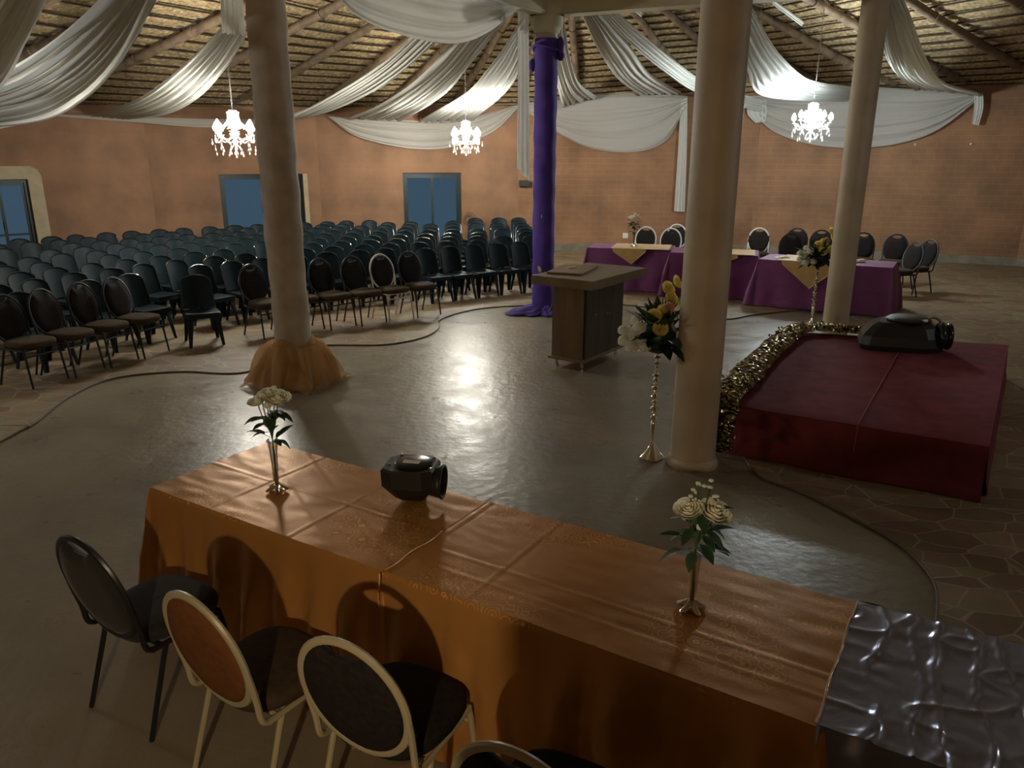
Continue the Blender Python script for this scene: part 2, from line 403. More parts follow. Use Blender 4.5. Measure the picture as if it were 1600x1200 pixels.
for p in curve:
    d = (p-cc).normalized(); t_ = to_wall(d)+.2
    vs += [(p.x, p.y, 0.0005), (p.x, p.y, PZ-.006), (p.x+d.x*.006, p.y+d.y*.006, PZ), (cc.x+d.x*t_, cc.y+d.y*t_, PZ)]
fs = []
for i in range(n):
    j = (i+1) % n
    for k in range(3): fs.append((i*4+k, i*4+k+1, j*4+k+1, j*4+k))
mb.add(vs, fs); tag(mb.build('floor', M['paving']), 'brown crazy paving floor with pale joints around the concrete', kind='structure')
mb = MB(); mb.tube([(p.x, p.y, .012) for p in curve], .009, 6, closed=True)
tag(mb.build('trim_1', mat('edge_strip', (.12, .095, .06), .6)), kind='structure')

# ---------------------------------------------------------------- walls
EL, ER = 3.22, 3.76
WP = [(-14.5, 12.5, EL-.05), (-11.8, 16.0, EL), (-8.6, 18.9, EL+.05), (-5, 20.6, EL+.12), (0.15, 21.9, 3.45), (6.6, 21.6, ER), (12.4, 19.0, ER), (16, 14.5, ER), (17, 8, ER),
      (14, 2, ER), (9, -5, ER-.1), (-9, -5, EL), (-13.5, 3, EL), (-15, 8, EL)]
WP = [Vector((x*K, y*K, z)) for x, y, z in WP]
names = ['wall_left_far', 'wall_far_left', 'wall_far_middle', 'wall_far_centre', 'wall_back', 'wall_far_right', 'wall_right_far', 'wall_right', 'wall_right_near', 'wall_near_right', 'wall_rear', 'wall_near_left', 'wall_left_near', 'wall_left']
def azi_hit(px):            # where the vertical plane through the camera and pixel column px meets the far walls
    d = ray(px, 240); best = None
    for i in range(len(WP)):
        p, q = WP[i], WP[(i+1) % len(WP)]
        ex, ey = q.x-p.x, q.y-p.y; den = d.x*ey - d.y*ex
        if abs(den) < 1e-9: continue
        t = (p.x*ey - p.y*ex)/den; s = (p.x*d.y - p.y*d.x)/den
        if t > 2 and 0 <= s <= 1: best = (i, s*math.hypot(ex, ey), d.y*t, d.x*t)
    return best
doors = {}
DH = 1.92
for dn, (pa, pb, h) in enumerate([(-60, 36, 1.86), (338, 470, 1.90), (628, 720, 1.91)]):
    a, b = azi_hit(pa), azi_hit(pb); seg = b[0]
    s0 = a[1] if a[0] == seg else b[1]-1.55
    doors.setdefault(seg, []).append((s0, b[1], h, dn+1))
for i in range(len(WP)):
    p, q = WP[i], WP[(i+1) % len(WP)]; L = math.hypot(q.x-p.x, q.y-p.y); rz = math.atan2(q.y-p.y, q.x-p.x)
    T = .22; mb = MB()
    side = 1                                  # polygon runs clockwise seen from above: outside is +local y
    def slab(x0, x1, z0, z1a, z1b):
        vs = [(x0, 0, z0), (x1, 0, z0), (x1, T, z0), (x0, T, z0), (x0, 0, z1a), (x1, 0, z1b), (x1, T, z1b), (x0, T, z1a)]
        mb.add(vs, [(0, 1, 5, 4), (2, 3, 7, 6), (1, 2, 6, 5), (3, 0, 4, 7), (4, 5, 6, 7), (3, 2, 1, 0)])
    top = lambda x: p.z + (q.z-p.z)*x/L
    ds = sorted(doors.get(i, [])); x = 0
    for (s0, s1, h, dn) in ds:
        slab(x, s0, 0, top(x), top(s0)); slab(s0, s1, h, top(s0), top(s1)); x = s1
    slab(x, L, 0, top(x), top(L))
    brick = i in (4, 5, 6, 7, 8)
    o = mb.build(names[i], M['brick' if brick else 'plaster'], smooth=False); o.location = (p.x, p.y, 0); o.rotation_euler = (0, 0, rz)
    tag(o, kind='structure')
    mb = MB(); x = 0
    for (s0, s1, h, dn) in ds+[(L, L, 0, 0)]:
        if s0-x > .02: mb.box(((x+s0)/2, -.012, PZ+.09), (s0-x-.01, .024, .18)); x = s1
        x = s1
    o = mb.build('baseboard_'+names[i][5:], M['skirt'], smooth=False); o.location = (p.x, p.y, 0); o.rotation_euler = (0, 0, rz); tag(o, kind='structure')
    for (s0, s1, h, dn) in ds:
        W_ = s1-s0; fr = MB(); pn = MB(); y = .10
        base = Vector((p.x, p.y, 0)) + Matrix.Rotation(rz, 3, 'Z') @ Vector((s0, 0, 0))
        root = bpy.data.objects.new('door_%d' % dn, None); COL.objects.link(root); root.location = base; root.rotation_euler = (0, 0, rz)
        tag(root, kind='structure')
        for xx in (.03, W_-.03): fr.box((xx, y, h/2), (.06, .07, h))
        fr.box((W_/2, y, h-.03), (W_-.12, .07, .06)); fr.box((W_/2, y, .05), (W_-.12, .06, .06))
        fr.build('door_frame', M['alu'], root, smooth=False)
        for k, (xa, xb) in enumerate([(.06, W_/2+.02), (W_/2-.02, W_-.06)]):
            lf = MB(); yy = y-.012+k*.028
            for xx in (xa+.025, xb-.025): lf.box((xx, yy, h/2), (.05, .024, h-.14))
            for zz in (.12, h-.09): lf.box(((xa+xb)/2, yy, zz), (xb-xa-.1, .024, .06))
            if dn == 1: lf.box(((xa+xb)/2, yy, .62), (xb-xa-.1, .024, .06)); lf.box(((xa+xb)/2, yy, .82), (xb-xa-.1, .02, .04))
            lo = lf.build('door_leaf', M['alu'], root, smooth=False)
            g = MB(); g.box(((xa+xb)/2, yy, h/2), (xb-xa-.1, .008, h-.24)); g.build('pane', M['pane'], lo, smooth=False)
            hb = MB(); hb.box((xb-.03 if k == 0 else xa+.03, yy-.03, 1.0), (.02, .03, .16)); hb.build('handle', M['alu'], lo, smooth=False)
        if dn == 1:      # cream surround with a rounded shoulder
            cr = MB(); ws = .24; outer = []; inn = []
            y2 = -.02
            outer = [(W_+ws, 0), (W_+ws, h+.05), (W_+ws-.05, h+.17), (W_+ws-.17, h+.24), (-ws, h+.24)]
            inn = [(W_, 0), (W_, h-.02), (W_, h-.005), (W_-.01, h), (-ws, h)]
            vs = [(a, y2, b) for a, b in outer]+[(a, y2, b) for a, b in inn]+[(a, 0, b) for a, b in outer]+[(a, 0, b) for a, b in inn]
            fs = []
            for k in range(4): fs += [(k, k+1, 6+k, 5+k), (k, 10+k, 11+k, k+1), (5+k, 6+k, 16+k, 15+k)]
            cr.add(vs, fs); o = cr.build('trim_2', M['cream'], smooth=False); o.location = base; o.rotation_euler = (0, 0, rz); tag(o, kind='structure')
        if dn == 2:      # pale door leaf standing open behind the wrapped column
            cr = MB(); cr.box((W_+.05, -.02, h/2), (.10, .03, h)); o = cr.build('trim_3', M['cream'], smooth=False); o.location = base; o.rotation_euler = (0, 0, rz); tag(o, kind='structure')

# ground outside, seen through the panes
# ---------------------------------------------------------------- roof: rafters, laths, thatch
RZ = 6.25
ctrl = []     # (x,y) eave in unscaled units -> ridge y
RC = [(-15, 8, 4), (-14.5, 12.5, 8), (-11.8, 16, 11.5), (-9.5, 18.1, 13.3), (-6.3, 20, 16.2), (-3, 21.1, 17), (6.6, 21.6, 17), (8, 21, 16.8), (10, 20.1, 15.5), (12.4, 19, 11.5), (16, 14.5, 8), (17, 8, 5.5), (14, 2, 3.5),
      (9, -5, 0), (-9, -5, 0), (-13.5, 3, 3)]
peri = []
for i in range(len(WP)):
    p, q = WP[i], WP[(i+1) % len(WP)]
    L = math.hypot(q.x-p.x, q.y-p.y); m = max(1, round(L/1.55))
    for k in range(m): peri.append(p.lerp(q, k/m))
def ridge_for(E):
    best = []
    for (x, y, ry) in RC:
        d = math.hypot(E.x-x*K, E.y-y*K); best.append((d, ry))
    best.sort(); (d1, r1), (d2, r2) = best[0], best[1]
    t = d1/(d1+d2+1e-6)
    return Vector((1.0*K, (r1*(1-t)+r2*t)*K, RZ))
peri = [(E, ridge_for(E)) for E in peri]
ext = lambda E, R, s: E + (E-R).normalized()*s
th = MB(); la = MB()
NL = 29
for i in range(len(peri)):
    (E1, R1), (E2, R2) = peri[i], peri[(i+1) % len(peri)]
    vis = max(E1.y, E2.y) > 9
    A1, A2 = ext(E1, R1, .5), ext(E2, R2, .5)
    n1 = NL if vis else 12
    rnd = random.random()*9
    def f(u, v, A1=A1, A2=A2, R1=R1, R2=R2, n1=n1, rnd=rnd, vis=vis):
        P = A1.lerp(A2, u).lerp(R1.lerp(R2, u), v)
        z = .05 - (.05*abs(math.sin(v*n1*PI))**.7 if vis else 0) + (.02*vn(P.x*3, P.y*3, rnd) if vis else 0)
        return (P.x, P.y, P.z+z+.03)
    th.grid(f, 7 if vis else 2, n1*4+1 if vis else 3)
    for k in range(0, n1+1):
        v = k/n1
        if (A1.lerp(R1, v)-A2.lerp(R2, v)).length < .12: break
        pts = []
        for u in (0, .25, .5, .75, 1):
            P = A1.lerp(A2, u).lerp(R1.lerp(R2, u), v); pts.append((P.x, P.y, P.z+.005+random.uniform(-.006, .006)))
        if vis or k % 3 == 0: la.tube(pts, .017, 5)
ceil = th.build('ceiling', M['thatch'], sharp=0); tag(ceil, 'thatched roof underside between pole rafters', kind='structure')
tag(la.build('roof_laths', M['lath'], ceil), kind='stuff')
for i, (E1, R1) in enumerate(peri):
    mb = MB(); E = ext(E1, R1, -.02); off = Vector((0, 0, -.085))
    pts = [E.lerp(R1, k/8)+off+Vector((0, 0, .17*max(0, 1-k/1.5)))+Vector((random.uniform(-.02, .02), random.uniform(-.02, .02), 0)) for k in range(9)]
    mb.tube(pts, [.085-.003*k for k in range(9)], 10)
    if E1.y > 9:
        for k in range(5): mb.tube([pts[1+k]+Vector((0, 0, 0)), pts[1+k]+(pts[2+k]-pts[1+k]).normalized()*.02], .094, 10)
    tag(mb.build('trim_rafter', M['pole']), kind='structure')
mb = MB(); mb.tube([(1.0*K, 0*K, RZ), (1.0*K, 17*K, RZ)], .12, 10); tag(mb.build('trim_ridge', M['pole']), kind='structure')

# ---------------------------------------------------------------- columns + ring beam
PL, PP, PR, PF = [g*(1+dy/g.y) for g, dy in ((G(463, 598), .1), (G(848, 490), .12), (G(1080, 738), .19), (G(1302, 530), .0))]
BZ, BT = 4.18, 4.58
ringpts = [PL, PP, PF, Vector((5.9*K, 7.6*K, 0)), PR]
for a, b, lab in [(PL, PP, 'pale concrete beam from the wrapped column to the purple one'), (PP, PF, 'pale concrete beam running right from the purple column'),
                  (PF, ringpts[3], 'concrete beam from the rear right column towards the right'), (ringpts[3], PR, 'concrete beam from the right to the nearest column'), (PR, PL, 'concrete beam between the two nearest columns')]:
    d = b-a; L = d.length; mb = MB(); mb.box(((a.x+b.x)/2, (a.y+b.y)/2, (BZ+BT)/2), (L-.3, .30, BT-BZ), math.atan2(d.y, d.x), .02)
    tag(mb.build('trim_beam', M['beam'], smooth=False), lab, kind='structure')
def column(P, r, lab, name='column', cap=False):
    t = thing(name, lab, 'column', P)
    mb = MB(); mb.lathe([(r*1.02, 0), (r*1.01, .4), (r, 1.5), (r*.985, BZ if not cap else BZ-.2)], n=40); mb.build('shaft', M['column'], t)
    mb = MB(); mb.lathe([(r+.028, 0), (r+.03, .02), (r+.018, .05), (r+.002, .07)], n=40); mb.build('base_ring', M['column'], t)
    if not cap: return t
    mb = MB(); mb.lathe([(r+.005, BZ-.22), (r+.03, BZ-.2), (r+.045, BZ-.15), (r+.075, BZ-.13), (r+.08, BZ-.02), (r+.08, BZ)], n=40)
    mb.box((0, 0, (BZ+BT)/2), (.5, .5, BT-BZ), 0, .02); mb.build('capital', M['beam'], t)
    return t
column(PL, .172, 'left round column wrapped in tan cloth with tulle round its foot')
column(PP, .150, 'round column wrapped from top to floor in purple cloth', cap=True)
column(PR, .172, 'thick bare tan column standing nearest, beside the silver flower stand')
column(PF, .158, 'bare greyish tan column behind the red stage')

# cloth wraps
def wrapfn(r0, amp, tw, seed):
    def fn(r, z, a):
        s = math.sin(a*1 + z*tw + seed)
        return (r + amp*(.5+.5*math.sin(3*a+z*tw+seed)) + amp*.8*vn(a*1.2+seed, z*2.2, seed) + amp*.35*math.sin(z*16+a*2+seed), z)
    return fn
mb = MB(); prof = [(.18, .30+k*(BZ-.55)/160) for k in range(161)]
mb.lathe(prof, n=48, fn=wrapfn(.178, .012, 1.3, 1), cap=False)
o = mb.build('column_wrap', M['tan_wrap'], sharp=0); o.location = PL
tag(o, 'tan cloth wound around the left column, loosely creased', 'cloth wrap')
# tulle skirt
mb = MB()
def skirt(u, v):
    a = u*2*PI; s = v
    r = .20 + .30*s**.9 + .06*s*math.sin(5*a+1.2) + .045*s*math.sin(13*a+.4+s*3) + .03*math.sin(9*a)*s + .05*s*vn(math.cos(a)*2, math.sin(a)*2, s*4)
    z = .44*(1-s) + .05*math.sin(3*a+1)*(1-s) + .02*s*(1-s)*math.sin(21*a)*4 + .012
    if s > .85: z = .012 + .03*abs(math.sin(11*a))
    return (r*math.cos(a), r*math.sin(a), z)
mb.grid(skirt, 140, 22, cu=True)
def skirt2(u, v):
    a = u*2*PI; r = .22 + .20*v**.8 + .05*v*math.sin(7*a+2) + .04*v*math.sin(17*a); z = .40*(1-v)**.7 + .10*math.sin(PI*v) + .02
    return (r*math.cos(a), r*math.sin(a), z)
mb.grid(skirt2, 140, 16, cu=True)
o = mb.build('tulle_skirt', M['tulle'], sharp=0); o.location = PL; tag(o, 'gold tulle bunched around the foot of the left column', 'tulle')
# purple wrap + puddle
mb = MB(); prof = [(.157, .10+k*(BZ-.38)/160) for k in range(161)]
mb.lathe(prof, n=48, fn=wrapfn(.155, .012, .5, 4), cap=False)
pw = mb.build('column_wrap', M['violet'], sharp=0); pw.location = PP; tag(pw, 'deep purple cloth wound around the middle column, knotted at the top', 'cloth wrap')
mb = MB()
for k, (a, z) in enumerate([(-.4, BZ-.42), (-.15, BZ-.50), (2.9, BZ-.62), (-.3, BZ-.36)]):
    mb.ball((math.cos(a)*.2, math.sin(a)*.2, z), .055, 10, 8, sc=(1, .7, 1.0+.3*k % 2))
mb.tube([(math.cos(t)*.186, math.sin(t)*.186, BZ-.40+.03*math.sin(t*2)) for t in [k*2*PI/24 for k in range(24)]], .022, 6, closed=True)
mb.build('knot', M['violet'], pw)
mb = MB()
def puddle(u, v):
    a = u*2*PI; s = v
    wd = .17 + .22*max(0, math.cos(a-PI*1.08))**1.5 + .05*math.sin(4*a)+.03*math.sin(9*a+1)
    r = .17 + wd*s + .02*math.sin(12*a)*s
    z = .10*(1-s)**2 + .075*abs(math.sin(6*a+s*9+2*vn(a*2, s*3)))*(.3+s)*(1.15-s) + .012
    return (r*math.cos(a), r*math.sin(a), z)
mb.grid(puddle, 150, 26, cu=True); mb.build('puddled_hem', M['violet'], pw, sharp=0)

# ---------------------------------------------------------------- drapes
def YW(px, off=.12):
    i, s, y, x = azi_hit(px); return y*(1-off/math.hypot(x, y))
def drape(name, label, cat, e1, e2, folds=7, amp=.05, n=70, m=56, seed=0, group=None, pinch=(1, 1), parent=None, matname='voile', fv=0.0, droop=.02):
    """cloth strip between two edge curves (pixel x, pixel y, distance); folds run along it"""
    A = crom([D(*p) for p in e1], n); B = crom([D(*p) for p in e2], n); rnd = random.Random(seed*13+5)
    ph = [rnd.uniform(0, 6.28) for _ in range(4)]
    mb = MB()
    rows = []
    for k in range(n):
        t = k/(n-1); a, b = A[k], B[k]
        tan = ((A[min(k+1, n-1)]-A[max(k-1, 0)])+(B[min(k+1, n-1)]-B[max(k-1, 0)])).normalized()
        wd = (b-a); N = wd.cross(tan)
        N = N.normalized() if N.length > 1e-6 else Vector((0, 1, 0))
        am = amp*min(1, wd.length/.5)*(1 - .35*math.sin(PI*t)) * (pinch[0]*(1-t)+pinch[1]*t)
        row = []
        for j in range(m):
            u = j/(m-1)
            ff = folds*2*PI
            uu = u + .035*math.sin(3*PI*u+ph[0]+t*2) + .012*vn(u*6, t*3, seed)
            s = math.sin(ff*uu+ph[1]) + .45*math.sin(ff*1.9*uu+ph[2]+t*2) + .5*vn(uu*folds*2, t*2.5, seed+3.3) + .25*math.sin(ff*3.3*uu+ph[3]-t)
            p = a.lerp(b, u) + N*am*s*.62
            p.z -= droop*math.sin(PI*u)*math.sin(PI*t)
            if fv: p += N*amp*.6*math.sin(fv*t*2*PI+u*5)*math.sin(PI*u)
            row.append(p)
        rows.append(row)
    mb.grid(lambda u, v: rows[round(v*(n-1))][round(u*(m-1))], m, n)
    o = mb.build(name, M[matname], parent, sharp=0)
    if not parent: tag(o, label, cat, group)
    return o
g = 'white voile drapes swept from the centre to the walls'
yw = YW
drape('ceiling_drape', 'white drape cutting across the top left corner of the photo', 'drape', [(20, -90, 5.2), (-25, 10, 6.2), (-90, 90, 7.5), (-190, 150, 9)], [(105, -80, 5.4), (75, 0, 6.2), (40, 70, 7.2), (0, 138, 8.4), (-80, 215, 9.6)], 6, .07, seed=1, group=g)
drape('ceiling_drape', 'wide white drape second from the left, sweeping down to the left wall', 'drape', [(225, -90, 5.6), (160, 0, 7), (85, 65, 8.6), (10, 112, 10.4), (-80, 150, 12.2)], [(275, -90, 5.8), (238, 0, 7.2), (190, 92, 8.8), (130, 155, 10.6), (60, 188, 12), (-60, 200, yw(-20))], 8, .085, seed=2, group=g, n=90)
drape('ceiling_drape', 'brightly lit white drape just left of the wrapped column, ending above the left wall', 'drape', [(350, 38, 9.0), (300, 88, 10.6), (238, 140, 12.6), (190, 165, 14), (140, 180, yw(140))], [(384, 58, 9.0), (352, 108, 10.6), (310, 152, 12.6), (262, 176, 14), (200, 186, yw(200))], 6, .05, seed=3, group=g, pinch=(1.3, .7))
drape('ceiling_drape', 'slim white drape right of the wrapped column, tied low on the left wall', 'drape', [(665, 40, 10.2), (590, 104, 12), (520, 148, 14), (455, 180, 16), (395, 190, yw(395))], [(700, 50, 10.2), (642, 104, 12), (590, 142, 14), (520, 172, 16), (450, 190, yw(450))], 5, .06, seed=4, group=g)
drape('ceiling_drape', 'broad white drape left of the middle chandelier', 'drape', [(735, 40, 10.6), (662, 118, 13), (592, 164, 15.5), (545, 183, yw(545))], [(795, 20, 10.6), (738, 98, 13), (692, 150, 15.5), (630, 188, yw(630))], 7, .07, seed=5, group=g)
drape('ceiling_drape', 'glowing white drape right behind the middle chandelier chain', 'drape', [(816, 30, 11.0), (772, 92, 13.2), (722, 148, 15.4), (655, 190, yw(655))], [(826, 55, 11.2), (814, 104, 13.4), (792, 140, 15.4), (740, 186, yw(740))], 7, .07, seed=6, group=g)
drape('ceiling_drape', 'narrow white drape hanging directly right of the purple column', 'drape', [(852, 30, 11.8), (860, 90, 13.5), (872, 140, 16), (878, 166, yw(878))], [(882, 30, 11.8), (893, 95, 13.5), (906, 132, 16), (932, 152, yw(932))], 5, .07, seed=7, group=g)
drape('ceiling_drape', 'white drape right of the purple column falling onto the back wall swag', 'drape', [(906, 12, 11.7), (935, 75, 13.6), (965, 122, 16.4), (995, 147, yw(995))], [(930, 12, 11.7), (985, 75, 13.6), (1018, 118, 16.4), (1066, 146, yw(1066))], 6, .08, seed=8, group=g, pinch=(1.2, .8))
drape('ceiling_drape', 'long white drape from the purple column to behind the nearest column', 'drape', [(930, 8, 11.7), (975, 60, 13), (1035, 110, 15), (1095, 148, 17), (1190, 176, yw(1190))], [(948, 8, 11.7), (1002, 50, 13), (1055, 95, 15), (1105, 128, 17), (1195, 158, yw(1195))], 5, .06, seed=9, group=g)
drape('ceiling_drape', 'very bright wide white drape between the nearest column and the right chandelier', 'drape', [(1100, -60, 8.6), (1140, 40, 10.2), (1168, 112, 12.6), (1196, 148, 15), (1320, 158, yw(1320))], [(1135, -70, 8.6), (1180, 20, 10.2), (1222, 88, 12.8), (1275, 128, 15.2), (1345, 138, yw(1345))], 7, .085, seed=10, group=g, n=90)
drape('ceiling_drape', 'white drape on the far right, just past the greyish rear column', 'drape', [(1352, -70, 9), (1372, 40, 11), (1392, 105, 13.6), (1425, 138, yw(1425))], [(1375, -70, 9), (1418, 12, 11), (1446, 88, 13.6), (1478, 130, 15.3), (1534, 148, yw(1534))], 7, .085, seed=11, group=g, pinch=(1.2, .7))
# swag from beam to beam at the top
drape('beam_swag', 'large pale swag sagging from the concrete beam at the top centre', 'swag', [(500, -70, 7.5), (600, -66, 8.7), (700, -40, 9.6), (798, 8, 10.75)], [(500, -40, 7.5), (560, 26, 8.5), (640, 58, 9.3), (715, 68, 10.0), (765, 50, 10.5), (806, 16, 10.85)], 4, .035, seed=12, droop=.0)
drape('hanging_tail', 'short gathered white tail hanging at the top left of the wrapped column', 'drape', [(342, -70, 8.6), (344, 0, 8.8), (347, 52, 9.0)], [(377, -70, 8.6), (380, 0, 8.8), (384, 55, 9.0)], 5, .05, seed=13)
drape('hanging_tail', 'long white cloth panel hanging straight down left of the purple column', 'drape', [(809, 14, 11.3), (809, 140, 11.3), (808, 262, 11.3)], [(826, 22, 11.3), (827, 150, 11.3), (828, 284, 11.3)], 3, .045, seed=14, droop=0)
# wall swags
sg = 'pale cloth swags pinned along the walls'
drape('wall_swag', 'thin pale swag along the left wall above the left chandelier', 'swag', [(60, 178, yw(60)), (200, 182, yw(200)), (330, 186, yw(330)), (440, 186, yw(440))], [(60, 180, yw(60)), (200, 190, yw(200)), (330, 199, yw(330)), (440, 189, yw(440))], 2, .03, seed=15, group=sg, matname='voile_thin')
drape('wall_swag', 'pale swag at the far left edge of the photo, along the wall', 'swag', [(-110, 176, yw(-110)), (-20, 182, yw(-20)), (72, 182, yw(72))], [(-110, 200, yw(-110)), (-15, 203, yw(-15)), (72, 184, yw(72))], 3, .04, seed=16, group=sg)
drape('wall_swag', 'deep pale swag on the wall behind the middle chandelier', 'swag', [(512, 182, yw(512)), (600, 186, yw(600)), (710, 188, yw(710)), (812, 163, yw(812))], [(514, 183, yw(514)), (560, 214, yw(560)), (640, 232, yw(640)), (705, 230, yw(705)), (770, 206, yw(770)), (812, 166, yw(812))], 4, .045, n=90, seed=17, group=sg, matname='voile_thin')
drape('wall_swag', 'deep pale swag on the back wall right of the purple column', 'swag', [(826, 160, yw(826)), (880, 155, yw(880)), (960, 144, yw(960)), (1074, 150, yw(1074))], [(826, 176, yw(826)), (872, 208, yw(872)), (925, 232, yw(925)), (990, 238, yw(990)), (1040, 220, yw(1040)), (1072, 168, yw(1072))], 4, .05, n=90, seed=18, group=sg, matname='voile_thin')
drape('wall_swag', 'wide pale swag on the right wall behind the right chandelier', 'swag', [(1172, 150, yw(1172)), (1250, 146, yw(1250)), (1340, 136, yw(1340)), (1440, 140, yw(1440)), (1536, 145, yw(1536))], [(1172, 172, yw(1172)), (1210, 206, yw(1210)), (1270, 226, yw(1270)), (1335, 231, yw(1335)), (1400, 225, yw(1400)), (1465, 203, yw(1465)), (1536, 149, yw(1536))], 4, .05, n=100, seed=19, group=sg, matname='voile_thin')
drape('hanging_tail', 'white cloth tail hanging down the back wall left of the nearest column', 'drape', [(1064, 158, yw(1064)), (1059, 240, yw(1059)), (1053, 330, yw(1053))], [(1074, 152, yw(1074)), (1073, 240, yw(1073)), (1070, 331, yw(1070))], 3, .04, seed=20, droop=0)
drape('hanging_tail', 'short white cloth end pinned at the far right end of the wall swag', 'drape', [(1522, 148, yw(1522, .16)), (1522, 170, yw(1522, .16)), (1518, 194, yw(1522, .16))], [(1536, 146, yw(1536, .16)), (1536, 170, yw(1536, .16)), (1529, 196, yw(1529, .16))], 3, .04, seed=21, droop=0)
drape('hanging_tail', 'bunched pale cloth knot on the wall just right of the nearest column', 'drape', [(1168, 160, yw(1168, .16)), (1168, 178, yw(1168, .16)), (1180, 192, yw(1180, .16))], [(1196, 156, yw(1196, .16)), (1198, 176, yw(1196, .16)), (1196, 190, yw(1196, .16))], 4, .05, seed=22, droop=0)

# ---------------------------------------------------------------- chandeliers
def make_chandelier(P, S, ztop, lab, cool=False, grp='crystal chandeliers', dim=None):
    """P is the centre at bulb height; S overall diameter"""
    t = thing('chandelier', lab, 'chandelier', P, 0, grp); R = S/2
    bm_ = dim or (M['bulb_cool'] if cool else M['bulb'])
    mb = MB(); L = ztop-P.z; z0 = .36*S
    mb.tube([(0, 0, z0), (0, 0, L)], .006, 5)
    k = z0; i = 0
    while k < L-.03:
        mb.tube([(math.cos(a)*.013*(1 if i % 2 else .2), math.cos(a)*.013*(.2 if i % 2 else 1), k+.018+math.sin(a)*.02) for a in [j*PI/4 for j in range(8)]], .003, 4, closed=True); k += .035; i += 1
    mb.lathe([(.0, L), (.06, L), (.055, L-.03), (.012, L-.06), (0.004, L-.06)], n=14); mb.build('chain', M['steel'], t)
    mb = MB(); mb.lathe([(.004, -.30*S), (.03, -.28*S), (.045, -.22*S), (.02, -.18*S), (.05, -.12*S), (.075, -.08*S), (.03, -.03*S), (.022, .05*S), (.03, .14*S), (.018, .2*S), (.05, .3*S), (.085*S, .335*S), (.085*S, .37*S), (.015, .39*S)], n=14)
    mb.build('stem', M['crystal'], t)
    for k in range(8):
        a = 2*PI*k/8+.2; ca, sa = math.cos(a), math.sin(a)
        zz = -.045*S if k % 2 else -.09*S; rr = R*.86 if k % 2 else R*.62
        if not k % 2: zz = .02*S
        mb = MB(); pts = crom([(ca*.03, sa*.03, -.1*S), (ca*rr*.4, sa*rr*.4, -.19*S), (ca*rr*.85, sa*rr*.85, -.15*S), (ca*rr, sa*rr, zz-.045)], 9)
        mb.tube(pts, .007, 5)
        mb.lathe([(.004, -.012), (.04, -.004), (.046, .008), (.012, .004)], (ca*rr, sa*rr, zz-.04), 12)
        mb.lathe([(.011, -.03), (.011, .02)], (ca*rr, sa*rr, zz-.01), 8)
        arm = mb.build('arm', M['crystal'], t)
        b = MB(); b.lathe([(.012, 0), (.034, .022), (.041, .045), (.032, .078), (.012, .115), (.002, .13)], (ca*rr, sa*rr, zz+.008), 10); b.build('bulb', bm_, arm)
    dm = MB(); sz = .02
    dm.tube([(0, 0, .04), (0, 0, 0)], .0016, 4); dm.lathe([(.002, 0), (.5*sz, -.8*sz), (.62*sz, -1.5*sz), (.4*sz, -2.1*sz), (.04*sz, -2.4*sz)], n=6)
    d0 = [dm.build('crystal_drop', M['crystal'], t), False]
    def drop(x, y, z, k_=1):
        if d0[1]: o = d0[0].copy(); COL.objects.link(o); o.parent = t
        else: o = d0[0]; d0[1] = True
        o.location = (x, y, z); o.scale = (k_, k_, k_)
    for k in range(24):
        a = 2*PI*k/24+.1; rr = R*(.90 if k % 3 == 0 else .74 if k % 3 == 1 else .58); zz = -.16*S-(.05*S if k % 3 == 0 else .10*S if k % 3 == 1 else .13*S) - random.uniform(0, .05)*S - (.13*S if k % 2 else 0)
        drop(math.cos(a)*rr, math.sin(a)*rr, zz)
    for k in range(8):      # bead strings between the arms
        a0 = 2*PI*k/8+.2; a1 = a0+2*PI/8; mb = MB(); pts = []
        for j in range(9):
            u = j/8; a = a0*(1-u)+a1*u; rr = R*.74; p = (math.cos(a)*rr, math.sin(a)*rr, -.12*S-.12*S*math.sin(PI*u)); pts.append(p); mb.ball(p, .0105, 6, 4)
        mb.tube(pts, .002, 4); mb.build('bead_string', M['crystal'], t)
    for k in range(16):
        a = 2*PI*k/16; mb = MB(); pts = []
        for j in range(6):
            u = j/5; rr = .085*S*(1-u)+R*.5*u**2+.02; p = (math.cos(a)*rr, math.sin(a)*rr, .33*S-.30*S*u**.8); pts.append(p); mb.ball(p, .010, 6, 4)
        mb.tube(pts, .002, 4); mb.build('bead_string', M['crystal'], t)
    for k in range(6):
        a = 2*PI*k/6; drop(math.cos(a)*.09, math.sin(a)*.09, -.42*S)
    drop(0, 0, -.47*S, 1.3)
    mb = MB()
    for k in range(6):
        a = 2*PI*k/6; mb.tube([(0, 0, -.24*S), (math.cos(a)*.09, math.sin(a)*.09, -.38*S)], .004, 5)
    mb.tube([(0, 0, -.24*S), (0, 0, -.44*S)], .004, 5); mb.build('drop_cluster_frame', M['crystal'], t)
    return t
def roof_z(x, y):
    best = 99
    for i in range(len(peri)):
        (E1, R1), (E2, R2) = peri[i], peri[(i+1) % len(peri)]
        for (a, b, c) in ((E1, E2, R2), (E1, R2, R1)):
            d = (b.y-c.y)*(a.x-c.x)+(c.x-b.x)*(a.y-c.y)
            if abs(d) < 1e-6: continue
            u = ((b.y-c.y)*(x-c.x)+(c.x-b.x)*(y-c.y))/d; v = ((c.y-a.y)*(x-c.x)+(a.x-c.x)*(y-c.y))/d
            if u >= -.001 and v >= -.001 and u+v <= 1.001: return u*a.z+v*b.z+(1-u-v)*c.z
    return RZ
